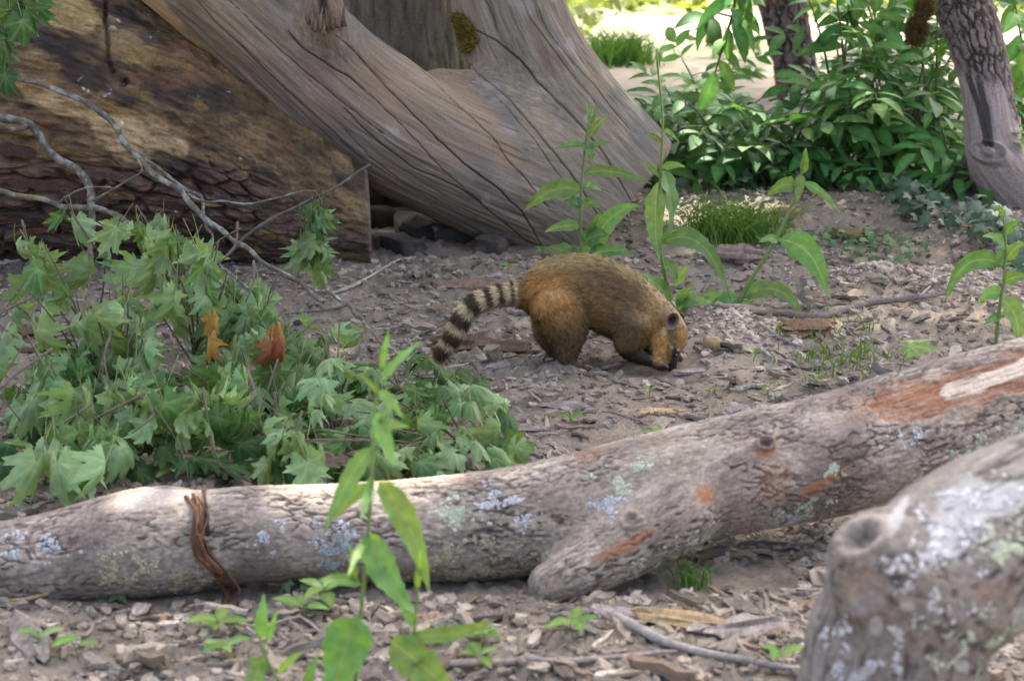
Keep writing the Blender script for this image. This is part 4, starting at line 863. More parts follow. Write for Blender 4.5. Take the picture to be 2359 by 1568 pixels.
def lobed_leaf(L, seed, col, rib, droop=1.2, petiole=.5):
    rr = np.random.default_rng(seed); nth = 44; th = np.linspace(-2.75, 2.75, nth)
    lobes = [(0, 1., .52), (.72, .90, .46), (-.72, .90*rr.uniform(.9, 1.1), .46), (1.5, .70, .48), (-1.5, .70, .48)]
    r = np.full(nth, .42)
    for (a, q, w) in lobes: r = np.maximum(r, q*np.clip(1-.56*(np.abs(th-a)/w)**1.1, 0, 1))
    r = r*(1+.09*np.where(np.arange(nth) % 2 == 0, 1, -1)*(r > .4)); r = r*rr.uniform(.94, 1.06, nth)
    V = [np.array([0, .0, 0])]; C = [np.array(rib)]
    for ring in (.38, .72, 1.):
        for k in range(nth):
            x, y = math.sin(th[k])*r[k]*ring, math.cos(th[k])*r[k]*ring+.0
            da = min(abs(th[k]-a) for a, _, _ in lobes); C.append(mix(rib, col, min(1, .25+da*9*ring)))
            V.append(np.array([x, y, .10*abs(math.sin(th[k]*2.2))*r[k]*ring-.14*ring*r[k]]))
    V = np.array(V)*L*.62; curl = rr.uniform(.3, 1.25)*droop; y = V[:, 1].copy(); R0 = L*.62
    ang = curl*y/R0; z = V[:, 2].copy(); V[:, 1] = np.where(np.abs(ang) > 1e-4, R0/curl*np.sin(ang), y)+0*z; V[:, 2] = z-R0/curl*(1-np.cos(ang))
    V[:, 2] -= rr.uniform(.3, 1.6)*V[:, 0]**2/R0*1.0; V[:, 0] *= rr.uniform(.48, .88); V[:, 2] += .05*L*vn(V, 14, seed)
    F = []; base = lambda q: 1+q*nth
    T = np.array([[0, base(0)+k, base(0)+k+1] for k in range(nth-1)]); Q = np.concatenate([np.stack([base(q)+np.arange(nth-1), base(q+1)+np.arange(nth-1), base(q+1)+np.arange(1, nth), base(q)+np.arange(1, nth)], 1) for q in (0, 1)])
    pl = L*petiole; pe = bez((0, -pl, pl*rr.uniform(-.1, .35)), (0, -pl*.5, pl*.12), (0, 0, 0), 5); Vt, Ft = tube_mesh(pe, .0011, 4, False)
    Vj, Fj, Cj = join([(V, [Q, T], np.array(C)), (Vt, Ft, np.array([.22, .28, .09]))]); Vj[:, 1] += pl; Vj[:, 2] -= pe[0, 2]*0
    return Vj, Fj, Cj
def compound_leaf(L, seed, col, rib, pairs=2, lw=.38):
    rr = np.random.default_rng(seed); parts = []
    rach = bez((0, 0, 0), (0, L*.3, L*.08), (0, L*.62, -L*.04), 6); Vt, Ft = tube_mesh(rach, np.linspace(.0022, .0012, 6), 4, False); parts.append((Vt, Ft, np.array([.13, .2, .06])))
    def lf(b, d, l):
        d = nz(d); tip = b+d*l+np.array([0, 0, -l*rr.uniform(.1, .45)]); p = bez(b, b+d*l*.5+np.array([0, 0, l*.06]), tip, 6)
        parts.append(blade_path(p, l*lw*rr.uniform(.85, 1.15), np.array([rr.normal(0, .15), rr.normal(0, .15), 1.]), P_ell, 0, .22, 1, col, rib, seed))
    for k in range(pairs):
        b = rach[2+k*2 if pairs > 1 else 3]; l = L*(.40+.06*k)
        for s in (-1, 1): lf(b, np.array([s, .55+.2*k, 0.]), l*rr.uniform(.85, 1.1))
    lf(rach[-1], np.array([0, 1, 0.]), L*.48); return join(parts)
def simple_leaf(L, W_, seed, col, rib, prof=P_ell, droop=.3, wave=0., n=7):
    p = bez((0, 0, 0), (0, L*.5, L*.10), (0, L, -L*droop), n); return blade_path(p, W_, np.array([0, .1, 1.]), prof, wave, .18, 1, col, rib, seed)
def ivy_leaf(L, seed, col, rib):
    rr = np.random.default_rng(seed); th = np.linspace(-2.6, 2.6, 15); r = np.full(15, .5)
    for a, q in ((0, 1.), (1.1, .75), (-1.1, .75), (2.1, .55), (-2.1, .55)): r = np.maximum(r, q*np.clip(1-.55*np.abs(th-a)/.55, 0, 1))
    V = [np.zeros(3)]+[np.array([math.sin(a)*q, math.cos(a)*q+.15, -.25*q*q+.1*abs(a)*q*.3]) for a, q in zip(th, r)]
    V = np.array(V)*L*.6; T = np.array([[0, k+1, k+2] for k in range(14)]); C = np.vstack([rib]+[mix(col, rib, .25*rr.uniform(0, 1)) for _ in range(15)])
    return V, [T], C
def lib(name, fn, n, mat): return [mesh(name, *(lambda r: (r[0], r[1], mat, r[2]))(fn(k))) for k in range(n)]

# ------------------------------------------------------------------ hand-placed weeds
def weed(name, label, base, Y, stems, leaves, dl=0., col=(.135, .26, .075), wave=.5, group=None, stemcol=(.15, .22, .06), prof=P_dock, seed=0, rs=5):
    root = thing(name, label, 'weed', base, group); rr = np.random.default_rng(seed)
    for st in stems:
        P = [at(u, v, Y+rr.normal(0, .01)) for u, v in st]
        if np.linalg.norm(P[0]-base) < .8 and st is stems[0]: P = [np.array(base, float)-np.array([0, 0, .03])]+P
        C = catmull(P, .03); V, F = tube_mesh(C, np.linspace(rs, rs*.45, len(C))*pxm(800, Y), 6, True); mk('stem', V, F, M_STEM, root, col=stemcol)
    for k, lf in enumerate(leaves):
        (u0, v0, u1, v1, w) = lf[:5]; bend = lf[5] if len(lf) > 5 else 14; cu = lf[6] if len(lf) > 6 else None
        dy = rr.normal(0, .03); a = at(u0, v0, Y); b = at(u1, v1, Y+dy-.05*rr.uniform(0, 1))
        m = at(*cu, Y+dy*.5) if cu else at((u0+u1)/2, (v0+v1)/2-bend, Y-.02)
        P = bez(a, m*1.0, b, 17); n = np.array([rr.normal(0, .35), -1., rr.uniform(.15, .9)])
        L = np.linalg.norm(b-a); V, F, C = blade_path(P, w*pxm(v0, Y)*(.92 if prof is P_dock else .82), n, prof, wave*min(1, .12/L+.4), .2, 2, np.array(col)*rr.uniform(.85, 1.15), (.25, .34, .11), 50*seed+k)
        mk('leaf', V, F, M_LEAF, root, col=C)
    return root
base = at(812, 1700, 3.45); base = (base[0], 3.45, H(base[0], 3.45))
weed('tall_weed', 'tall bright green weed with long toothed leaves in front of the fallen log', base, 3.45,
     [[(812, 1690), (828, 1450), (846, 1250), (856, 1100), (862, 960), (874, 860), (888, 790)], [(830, 1690), (935, 1590), (952, 1480), (962, 1340), (968, 1270)], [(800, 1690), (700, 1620), (630, 1550), (598, 1480), (610, 1400)]],
     [(878, 850, 896, 756, 24, 0), (876, 880, 970, 788, 34, 18), (872, 900, 930, 965, 34), (868, 905, 820, 860, 16), (866, 950, 908, 1078, 50, 0), (862, 985, 945, 985, 34), (856, 1030, 746, 1228, 58, 40), (856, 1010, 905, 930, 20), (850, 1120, 768, 1200, 44, 30), (858, 1095, 830, 1200, 30, 0),
      (872, 1108, 990, 1368, 82, 0, (950, 1190)), (848, 1225, 958, 1415, 92, 0, (875, 1330)), (842, 1245, 800, 1330, 28), (832, 1345, 728, 1338, 40, 16), (818, 1350, 806, 1250, 24, 0), (846, 1290, 905, 1360, 60), (822, 1420, 755, 1640, 145, 0, (795, 1480)), (950, 1462, 1142, 1424, 50, 18, (1050, 1470)), (900, 1475, 1075, 1620, 120, 0, (960, 1520)), (960, 1360, 968, 1262, 22, 0), (955, 1440, 920, 1400, 36), (940, 1540, 1010, 1500, 40),
      (600, 1470, 608, 1368, 42, 0), (615, 1480, 640, 1400, 20, 0), (605, 1510, 560, 1640, 62, 0), (640, 1550, 700, 1500, 24), (700, 1600, 735, 1500, 34), (620, 1540, 560, 1520, 24)], wave=.6, seed=1, rs=7, col=(.155, .31, .075), prof=P_lan)
b = G(1345, 640)
weed('dock_weed', 'leafy weed rising in front of the cut trunk end behind the animal', b, b[1],
     [[(1337, 540), (1338, 450), (1345, 360), (1355, 290), (1364, 250)]],
     [(1340, 440, 1205, 488, 56, 30, (1270, 415)), (1345, 430, 1388, 442, 24), (1356, 318, 1402, 266, 22), (1360, 290, 1350, 230, 11, 0), (1362, 290, 1378, 235, 11, 0), (1350, 320, 1366, 380, 34, 0), (1346, 335, 1274, 345, 20, 12), (1350, 345, 1410, 330, 16), (1345, 400, 1502, 425, 34, 0, (1400, 380)), (1340, 480, 1300, 465, 42), (1338, 520, 1252, 536, 34, 14), (1345, 600, 1478, 474, 60, 0, (1400, 470)), (1345, 560, 1400, 540, 60), (1340, 600, 1258, 570, 42), (1350, 590, 1466, 585, 46, 20), (1342, 470, 1385, 480, 30), (1350, 540, 1388, 480, 20, 0), (1335, 610, 1290, 560, 40)], seed=2, rs=5)
b = G(1560, 745)
weed('dock_weed', 'tall thin weed with broad wavy leaves behind the coati neck', b, b[1],
     [[(1545, 700), (1525, 600), (1518, 500), (1521, 400), (1526, 280), (1516, 170), (1512, 120)]],
     [(1521, 392, 1536, 545, 62, 0, (1560, 450)), (1516, 420, 1520, 600, 58, 0, (1500, 520)), (1524, 388, 1580, 386, 24, 14), (1520, 410, 1470, 372, 18), (1524, 560, 1682, 692, 58, 0, (1625, 500)), (1530, 600, 1560, 655, 40), (1545, 690, 1468, 632, 46, 20), (1556, 700, 1600, 660, 30), (1560, 715, 1610, 690, 44), (1545, 690, 1520, 735, 40, 0), (1565, 720, 1600, 735, 30), (1555, 660, 1585, 610, 28), (1520, 560, 1560, 530, 22), (1524, 330, 1480, 310, 16, 14), (1526, 300, 1565, 330, 16), (1560, 700, 1640, 700, 40, 18)], seed=3, rs=5)
b = G(1682, 735)
weed('dock_weed', 'slanting weed with one huge drooping leaf beside the dug mound', b, b[1],
     [[(1715, 668), (1770, 580), (1815, 492), (1840, 425), (1853, 350)]],
     [(1850, 400, 1856, 338, 24, 0), (1845, 400, 1834, 470, 30, 0), (1838, 430, 1764, 456, 44, 30), (1848, 420, 1938, 492, 26, 20), (1798, 552, 1906, 684, 80, 0, (1880, 560)), (1795, 555, 1745, 560, 28), (1700, 690, 1715, 752, 74, 0), (1700, 690, 1632, 715, 46, 20), (1700, 690, 1852, 745, 52, 0, (1810, 620)), (1690, 710, 1612, 680, 50, 20), (1700, 700, 1650, 745, 40, 10)], seed=4, rs=6)
b = G(2292, 800)
weed('dock_weed', 'weed with arching leaves beside the raised end of the fallen log', b, b[1],
     [[(2300, 720), (2312, 640), (2316, 560), (2308, 480)]],
     [(2312, 612, 2176, 696, 54, 0, (2215, 560)), (2306, 675, 2252, 698, 42, 20), (2306, 690, 2345, 800, 58, 0, (2350, 710)), (2314, 600, 2362, 560, 40), (2314, 560, 2262, 545, 30), (2312, 540, 2352, 512, 30), (2310, 500, 2300, 470, 18, 0), (2308, 730, 2265, 750, 26), (2310, 650, 2370, 640, 40), (2316, 575, 2290, 620, 26)], seed=5, rs=5)

# ------------------------------------------------------------------ the cut branches with wilting lobed leaves
def pile_h(x, y): return .11+.09*sm(-.1, -.5, np.asarray(x))+.05*np.sin(np.asarray(x)*9)*np.sin(np.asarray(y)*7)+.38*sm(5.05, 6.7, np.asarray(y))*sm(.35, -.35, np.asarray(x))
def on_pile(u, v):
    d = ray(u, v)
    for y in np.arange(4.9, 7.6, .02):
        t = y/d[1]; p = np.array([d[0]*t, y, CH+d[2]*t])
        if p[2] <= pile_h(p[0], y): break
    return p
WG = (.19, .31, .125); WR = (.30, .40, .18)
WILD = lib('leaf', lambda k: lobed_leaf(.14, 920+k, (.075, .17, .045), (.17, .26, .10), 1.1, .55), 5, M_WILT)
WILT = lib('leaf', lambda k: lobed_leaf(.155, 900+k, np.array(WG)*(1+.15*math.sin(k*2.)), WR, 1.5, .55), 12, M_WILT)
DARKL = lib('leaf', lambda k: lobed_leaf(.15, 940+k, (.05, .115, .03), (.12, .2, .06), .7, .4), 4, M_BUSH)
YEL = mesh('leaf', *(lambda r: (r[0], r[1], M_WILT, r[2]))(lobed_leaf(.13, 977, (.42, .26, .05), (.45, .33, .1), 1.2, .5)))
BRN = mesh('leaf', *(lambda r: (r[0], r[1], M_WILT, r[2]))(lobed_leaf(.13, 978, (.27, .10, .03), (.3, .15, .06), 1.6, .5)))
def k4(L): return [(x*.5053, 368.4+y*.5053) for x, y in L]
def skel(path):
    out = []
    for (u, v, Y, r) in path: p = at(u, v, Y); out.append((p[0], p[1], p[2], r*.62*pxm(v, Y)))
    return catmull(out, .012)
SK = {
 'a': ('lichen crusted cut branch curving down from the rotten log', [[(-60, 262, 7.25, 16), (60, 285, 7.2, 15), (110, 345, 7.15, 14), (190, 405, 7.05, 14), (212, 470, 6.95, 14), (215, 540, 6.85, 12), (190, 600, 6.75, 9), (130, 650, 6.6, 6)], [(212, 470, 6.95, 8), (250, 440, 6.9, 5), (320, 400, 6.9, 4), (322, 370, 6.95, 3)], [(60, 292, 7.2, 10), (20, 300, 7.1, 8), (-30, 270, 7.1, 6)]]),
 'b': ('long thin cut branch sloping to bare soil under the log', [[(20, 176, 7.35, 9), (150, 215, 7.3, 10), (240, 270, 7.25, 11), (310, 350, 7.15, 11), (360, 402, 7.05, 11), (430, 450, 6.95, 11), (500, 530, 6.8, 10), (580, 590, 6.7, 9), (660, 640, 6.62, 9), (745, 694, 6.5, 7)], [(310, 350, 7.15, 6), (420, 430, 7.1, 7), (470, 470, 7.0, 6), (480, 540, 6.8, 5), (520, 620, 6.6, 5), (600, 680, 6.4, 4)], [(430, 450, 7.0, 5), (540, 470, 6.95, 4), (640, 455, 6.9, 4), (725, 442, 6.85, 3)]]),
 'c': ('grey cut branch with a bare upturned tip and hanging leaf tuft', [[(520, 590, 6.75, 7), (565, 540, 6.8, 7), (625, 505, 6.8, 7), (690, 472, 6.82, 6), (750, 442, 6.84, 6), (848, 380, 6.9, 5)]]),
 'd': ('yellow lichened cut branch bending down into the leaf heap', [[(-60, 425, 7.0, 9), (60, 455, 6.95, 10), (130, 472, 6.9, 10), (235, 485, 6.85, 11), (300, 515, 6.75, 10), (330, 572, 6.62, 9), (368, 650, 6.45, 8), (392, 720, 6.25, 6), (440, 820, 6.0, 5), (490, 920, 5.75, 4), (560, 1040, 5.45, 3)], [(130, 470, 6.9, 5), (170, 440, 6.85, 4), (250, 428, 6.8, 3)], [(215, 560, 6.7, 5), (200, 700, 6.4, 5), (230, 820, 6.1, 4), (250, 960, 5.7, 3), (240, 1060, 5.4, 3)]]),
 'e': ('cut branch with small leaves fanned over the soil near the fallen log', [[(745, 660, 6.6, 7), (835, 745, 6.2, 6), (822, 840, 5.95, 6), (795, 950, 5.65, 5), (765, 1010, 5.5, 4)], [(835, 745, 6.2, 5), (900, 800, 6.0, 5), (950, 850, 5.85, 5), (985, 895, 5.7, 4), (975, 960, 5.55, 4), (1010, 1010, 5.4, 3), (1090, 1040, 5.3, 2)]]),
}
ANCH = {k: [] for k in SK}
A_ALL = k4([(290, 200), (90, 350), (130, 520), (250, 540), (120, 620), (340, 620), (120, 830), (70, 700), (560, 560), (640, 280), (740, 260), (800, 330), (620, 240), (700, 400), (570, 620), (680, 660), (650, 780), (800, 600), (880, 620), (960, 680), (1060, 650), (1000, 400), (1300, 720), (1350, 800), (1450, 760), (1270, 860), (1400, 900), (1500, 900), (470, 960), (400, 1020), (590, 940), (520, 1080), (350, 1180), (300, 1120), (230, 1250), (300, 1330), (420, 1200), (520, 1240), (560, 1300), (640, 1180), (700, 1100), (780, 860), (840, 980), (730, 950), (900, 1130), (1000, 1110), (1050, 1220), (1180, 1150), (1280, 1200), (1380, 1270), (1330, 1250), (60, 1060), (150, 1040), (230, 970), (460, 400), (500, 620), (430, 700), (850, 480), (920, 330), (330, 900), (1120, 760), (1100, 900), (960, 820), (1200, 1000), (1250, 640), (1040, 540), (1150, 520), (200, 700), (300, 760), (420, 820), (540, 760), (930, 560), (760, 480), (380, 520), (200, 420), (450, 1330), (360, 1300), (180, 900), (640, 1000), (1150, 1270)])
A_E = [(790, 830), (815, 850), (860, 860), (905, 870), (950, 880), (1010, 860), (1050, 880), (1075, 920), (1020, 930), (960, 940), (900, 930), (850, 930), (820, 960), (1080, 980), (1130, 1000), (1040, 1000), (980, 1010), (900, 1000), (1180, 1030), (1100, 1040), (730, 900), (760, 930), (700, 960), (720, 1000), (690, 1030), (640, 1030), (860, 1040), (940, 1040)]
A_C = [(735, 455), (720, 470), (745, 480), (700, 500), (750, 450), (690, 540), (720, 555), (735, 530)]
BR = {}
for key, (label, paths) in SK.items():
    C0 = skel(paths[0]); g0 = C0[0]; root = thing('cut_branch', label, 'branch', (float(C0[:, 0].mean()), float(C0[:, 1].mean()), 0.), 'cut leafy branches heaped on the soil'); pts = []
    for q, pth in enumerate(paths):
        C = skel(pth); C[:, :3] += .012*np.stack([vn(C[:, :3], 9, 1), vn(C[:, :3], 9, 2), vn(C[:, :3], 9, 3)], 1); V, F = tube_mesh(C[:, :3], C[:, 3]*(1+.22*vn(C[:, :3], 22, 5)), 10, True, .16, q); g = fbm(V, 28, 3, 77)
        Cc = np.tile(np.array([.125, .105, .08]), (len(V), 1))*(1+.5*g)[:, None]; Cc = cmix(Cc, (.28, .31, .27), .8*sm(.05, .25, fbm(V, 34, 3, 78+q))*(1 if key in 'abde' else .4)); Cc = cmix(Cc, (.34, .29, .09), (.5 if key == 'd' else .15)*sm(.1, .4, fbm(V, 12, 3, 80)))
        mk('limb', V, F, M_TWIG, root, col=Cc); pts.append(C[:, :3])
    BR[key] = (root, np.concatenate(pts))
def hang(root, p, n, L=1., lib_=WILT, wild=.45, low=False):
    for _ in range(n):
        d = np.array([R.gauss(0, wild), R.gauss(-.18, wild), -1.]) if not low else np.array([R.gauss(0, .8), R.gauss(-.6, .5), R.uniform(-.45, -.05)])
        th_ = R.gauss(0, .95); nr = np.array([math.sin(th_), -math.cos(th_), R.uniform(-.2, .3)]) if not low else np.array([R.gauss(0, .4), R.gauss(-.4, .4), 1.])
        if R.random() < .25 and not low: nr = -nr+np.array([R.gauss(0, .6), 0, 0])
        s = L*R.uniform(.62, 1.35); me = R.choice(lib_ if R.random() < .68 else WILD); q = p+np.array([R.gauss(0, .012), R.gauss(0, .014), R.gauss(0, .012)]); tipz = q[2]+nz(d)[2]*.2*s
        hz = H(q[0], q[1])+.02
        if tipz < hz: q[2] += hz-tipz
        put('leaf', me, root, frame(d, nr, q, s))
def twig(root, a, b, r=.003, col=(.13, .105, .075)):
    m = (a+b)/2+np.array([R.gauss(0, .03), R.gauss(0, .03), R.uniform(.0, .06)]); P = bez(a, m, b, 7); V, F = tube_mesh(P, np.linspace(r, r*.5, 7), 5, True); return mk('twig', V, F, M_TWIG, root, col=col)
for (u, v) in A_ALL:
    if R.random() < .03: continue
    p = on_pile(u, v-18); dd = nz(p-np.array([0, 0, CH])); p = p+dd*R.uniform(-.12, .30); p[2] = max(p[2], .10); key = min('abd', key=lambda k: np.min(np.linalg.norm(BR[k][1]-p, axis=1))); root, pts = BR[key]
    i = np.argmin(np.linalg.norm(pts-p, axis=1)); tw = twig(root, pts[i], p, .0038); hang(tw, p, R.choice((2, 3, 3, 4)), low=(p[2] < .17 and R.random() < .35))
for (u, v) in A_E:
    p = on_pile(u, v-12); root, pts = BR['e']; i = np.argmin(np.linalg.norm(pts-p, axis=1)); tw = twig(root, pts[i], p, .0035); hang(tw, p, R.choice((3, 4)), .74, low=(R.random() < .5))
for (u, v) in A_C:
    root, pts = BR['c']; p = at(u, v, 6.8); i = np.argmin(np.linalg.norm(pts-p, axis=1)); tw = twig(root, pts[i], p, .0025); hang(tw, p, 3, .72, wild=.28)
for (u, v, me) in [(492, 700, YEL), (500, 745, YEL), (640, 730, BRN), (632, 760, BRN), (655, 755, BRN)]:
    p = on_pile(u, v)+np.array([0, -.05, .03]); put('leaf', me, BR['d'][0], frame((R.gauss(0, .2), -.2, -1), (R.gauss(0, .3), -1, .2), p, R.uniform(.8, 1)))
for _ in range(110):  # extra dark-coloured leaves standing in for the shade inside the heap
    u, v = R.uniform(-20, 1000), R.uniform(720, 1040); p = on_pile(u, v)+np.array([0, .12, -.12]); root = BR[R.choice('de') if u > 500 else R.choice('ad')][0]
    p[2] = max(p[2], H(p[0], p[1])+.05); put('leaf', R.choice(DARKL), root, frame((R.gauss(0, .8), R.gauss(-.3, .5), R.uniform(-.5, .2)), (R.gauss(0, .5), R.gauss(-.7, .4), 1), p, R.uniform(.7, 1.2)))
for k in range(26):
    u, v = R.uniform(0, 800), R.uniform(470, 1000); p = on_pile(u, v)+np.array([0, R.uniform(-.06, .05), R.uniform(-.02, .05)]); key = min('abd', key=lambda q: np.min(np.linalg.norm(BR[q][1]-p, axis=1))); e = p+np.array([R.gauss(.03, .08), R.gauss(-.05, .08), R.uniform(-.28, -.05)]); e[2] = max(e[2], .04)
    C = catmull([p, (p+e)/2+np.array([R.gauss(0, .03), R.gauss(-.02, .02), 0]), e], .03); V, F = tube_mesh(C, np.linspace(.004, .0015, len(C))*R.uniform(.7, 1.2), 5, True, .2, k); mk('twig', V, F, M_TWIG, BR[key][0], col=(.14, .115, .085))
for (u, v, s_) in [(690, 1075, 1.15), (965, 1045, 1.1), (1160, 1020, .9), (1075, 915, .8), (1050, 935, .75), (1100, 940, .8)]:
    p = G(u, v)+np.array([0, .04, .10]); put('leaf', R.choice(DARKL), BR['e'][0], frame((R.gauss(0, .5), -.7, -.45), (R.gauss(0, .3), -.8, 1), p, s_))
p = G(2110, 822)+np.array([0, .03, .03]); o = put('fallen_leaf', mesh('fallen_leaf', *(lambda r: (r[0], r[1], M_WILT, r[2]))(lobed_leaf(.16, 981, (.19, .30, .09), (.3, .4, .15), .3, .3))), None, frame((1, -.35, .05), (-.1, -.6, 1), p-np.array([.06, 0, 0]), .9)); tag(o, 'pale green fallen leaf lying beside the upright bark chip', 'leaf')
# a leafy spray hanging in from the upper left
root = thing('hanging_spray', 'dark lobed leaves hanging in the air before the rotten log', 'branch', at(-30, -60, 6.6)); C = catmull([at(-140, -160, 6.7), at(-40, -60, 6.62), at(20, -20, 6.6), at(45, 20, 6.58)], .03); V, F = tube_mesh(C, np.linspace(.008, .003, len(C)), 6); mk('limb', V, F, M_TWIG, root, col=(.16, .14, .1))
DGR = lib('leaf', lambda k: lobed_leaf(.15, 960+k, (.055, .125, .045), (.14, .24, .1), .8, .4), 4, M_BUSH)
for (u, v) in [(20, -40), (48, -20), (60, -35), (30, -10), (0, 30), (10, 110), (-10, 60), (-5, 120)]:
    for _ in range(2): put('leaf', R.choice(DGR), root, frame((R.gauss(0, .25), R.gauss(0, .2), -1), (R.gauss(0, .5), -1, .3), at(u+R.gauss(0, 10), v+R.gauss(0, 10), 6.58+R.gauss(0, .04)), R.uniform(.75, 1.05)))

# ------------------------------------------------------------------ shrubs behind
CL = [(.072, .185, .045), (.10, .235, .06), (.055, .15, .045), (.13, .28, .07)]
COMP = [lib('leaf', lambda k, c=c: compound_leaf(.33, 1000+k, c, np.array(c)*1.4, 2, .42), 3, M_BUSH) for c in CL]
def shrub(u, v, h, n, spread, cidx, label, leafs=6, s0=1., lean=0., hmin=.35):
    b = G(u, v); root = thing('shrub', label, 'shrub', b, 'green shrubs growing behind the dead trunk')
    for k in range(n):
        th = R.uniform(0, 6.28); hh = h*R.uniform(hmin, 1); sp = spread*R.uniform(.3, 1); e = b+np.array([math.cos(th)*sp+lean*hh, math.sin(th)*sp*.8, hh])
        P = bez(b+np.array([math.cos(th)*.06, math.sin(th)*.06, -.03]), b+(e-b)*np.array([.35, .35, .65]), e, 10); V, F = tube_mesh(P, np.linspace(.009, .003, 10), 5); st = mk('stem', V, F, M_STEM, root, col=(.085, .11, .045))
        m = max(3, int(leafs*hh/h+1.5))
        for j in range(m):
            t = .22+.78*(j+R.uniform(0, .6))/m; t = min(t, 1); q = P[min(9, int(t*9))]; a = th+(j % 2)*math.pi+R.uniform(-.9, .9)
            d = np.array([math.cos(a), math.sin(a)-.35, R.uniform(-.35, .35) if t < .9 else .5]); nr = np.array([R.gauss(0, .3), -.5, 1.])
            put('leaf', R.choice(COMP[R.choice(cidx)]), st, frame(d, nr, q, s0*R.uniform(.65, 1.1)))
    return root
for a in [(1530, 385, .36, 6, .28, (0, 1), 'shrub arching beside the sawn end of the dead trunk'), (1600, 425, .42, 8, .40, (0, 2, 1), 'dense green shrub nearest the sawn trunk end with low outer leaves'), (1700, 440, .42, 8, .40, (0, 1, 2), 'low compound leaved shrub in front of the dark flaking trunk'), (1790, 425, .48, 8, .42, (0, 2), 'dark shrub hiding the foot of the flaking trunk'),
          (1880, 435, .52, 8, .40, (0, 1, 3), 'lighter green shrub between the flaking trunk and the knee tree'), (1960, 410, .95, 9, .45, (0, 2, 1), 'tall shrub with upright stems in the middle of the thicket'), (2060, 430, .70, 9, .42, (0, 1), 'broad shrub leaning towards the knee tree'), (2150, 420, .85, 9, .40, (0, 2), 'dark leafy shrub touching the knee tree trunk'),
          (2090, 330, 1.05, 8, .5, (0, 1, 3), 'tall shrub behind the knee tree with some lighter leaves'), (1950, 300, .75, 6, .4, (2, 0), 'shrub standing right behind the dark flaking trunk'), (2390, 330, 1.0, 9, .5, (1, 3), 'bright shrub on the far side of the knee tree'), (1650, 350, .46, 6, .35, (1, 3, 0), 'loose shrub with pale drooping leaves behind the thicket'), (2200, 455, .35, 5, .25, (1, 0), 'small shrub shoot at the foot of the knee tree')]:
    shrub(*a)
def bough(label, pts, Y, n, s0, cidx, rs=.008):
    P = catmull([at(u, v, Y+k*.03) for k, (u, v) in enumerate(pts)], .04); root = thing('leafy_bough', label, 'bough', P[0]); V, F = tube_mesh(P, np.linspace(rs, .003, len(P)), 6); mk('stem', V, F, M_STEM, root, col=(.08, .09, .04))
    for j in range(n):
        q = P[int((j+.5)/n*(len(P)-1))]; put('leaf', R.choice(BIGL[R.choice(cidx)]), root, frame((R.gauss(0, .6), R.gauss(-.2, .4), R.uniform(-.9, .1)), (R.gauss(0, .4), -.7, .8), q, s0*R.uniform(.7, 1.2)))
BIGL = [lib('leaf', lambda k, c=c: simple_leaf(.17, .07, 1100+k, c, np.array(c)*1.6, P_ell, .35), 3, M_BUSH) for c in CL]
bough('bough of large oval leaves reaching left over the sunny clearing', [(1740, -80), (1720, 0), (1690, 40), (1650, 30), (1600, 70)], 9.2, 12, 1., (0, 2, 3)); bough('bough of oval leaves drooping past the dark trunk', [(1700, -80), (1690, 20), (1670, 90), (1640, 190)], 9.1, 12, 1., (0, 2, 1)); bough('upright bough of oval leaves in the middle of the thicket', [(1960, 420), (1950, 300), (1945, 180), (1950, 60), (1960, -60)], 9.5, 26, 1.1, (0, 2, 1)); bough('bough of oval leaves beside the moss ball', [(2060, 420), (2050, 300), (2040, 160), (2060, 40), (2080, -60)], 9.6, 26, 1., (0, 2, 1)); bough('bough behind the knee tree coloured bright like sunlit leaves', [(2420, 300), (2380, 180), (2350, 80), (2330, -40)], 9.6, 20, 1., (1, 3))  # last bough gets lighter leaf colours for a sunlit look

# ------------------------------------------------------------------ ivy, grass, seedlings
IVY = lib('leaf', lambda k: ivy_leaf(.075, 1200+k, (.04, .085, .045), (.11, .16, .1)), 4, M_IVY)
IVL = lib('leaf', lambda k: ivy_leaf(.06, 1210+k, (.07, .15, .05), (.15, .22, .1)), 3, M_IVY)
def creeper(label, spots, n, lib_, zup=.1, s=1.):
    g = G(spots[0][0], spots[0][1]); root = thing('ivy', label, 'ivy', g)
    for k in range(n):
        (u, v, ru, rv) = R.choice(spots); q = G(u+R.gauss(0, .5)*ru, v+R.gauss(0, .5)*rv); q[2] += R.uniform(.01, zup)
        put('leaf', R.choice(lib_), root, frame((R.gauss(0, 1), R.gauss(-.4, .6), R.uniform(-.5, .1)), (R.gauss(0, .5), R.gauss(-.7, .4), 1), q, s*R.uniform(.6, 1.25)))
    for k in range(6):
        (u, v, ru, rv) = R.choice(spots); P = [G(u+R.gauss(0, .6)*ru, v+R.gauss(0, .6)*rv, .01) for _ in range(3)]; C = catmull(sorted(P, key=lambda p: p[0]), .04); V, F = tube_mesh(C, .002, 4); mk('runner', V, F, M_TWIG, root, col=(.1, .08, .05))
creeper('bluish ivy spreading over the soil beside the knee tree root', [(2100, 480, 60, 25), (2130, 510, 70, 25), (2230, 530, 70, 25), (2290, 560, 60, 25)], 130, IVY, .12); creeper('loose ivy trailing across the bare soil past the grass tuft', [(1900, 590, 120, 30), (2050, 600, 120, 30), (1800, 560, 60, 20), (1990, 560, 100, 20)], 90, IVL, .05, .8); creeper('ivy sprig under the left end of the fallen log', [(300, 1365, 40, 14), (270, 1380, 30, 10), (690, 1370, 40, 12)], 22, IVL, .08, .9)
creeper('low ivy along the foot of the shrub thicket', [(1650, 440, 120, 12), (1900, 445, 150, 14), (2100, 450, 80, 14)], 70, IVY, .08); creeper('ivy patch climbing out between the knee tree and the weed', [(2330, 600, 50, 30), (2340, 640, 40, 30)], 45, IVY, .1)
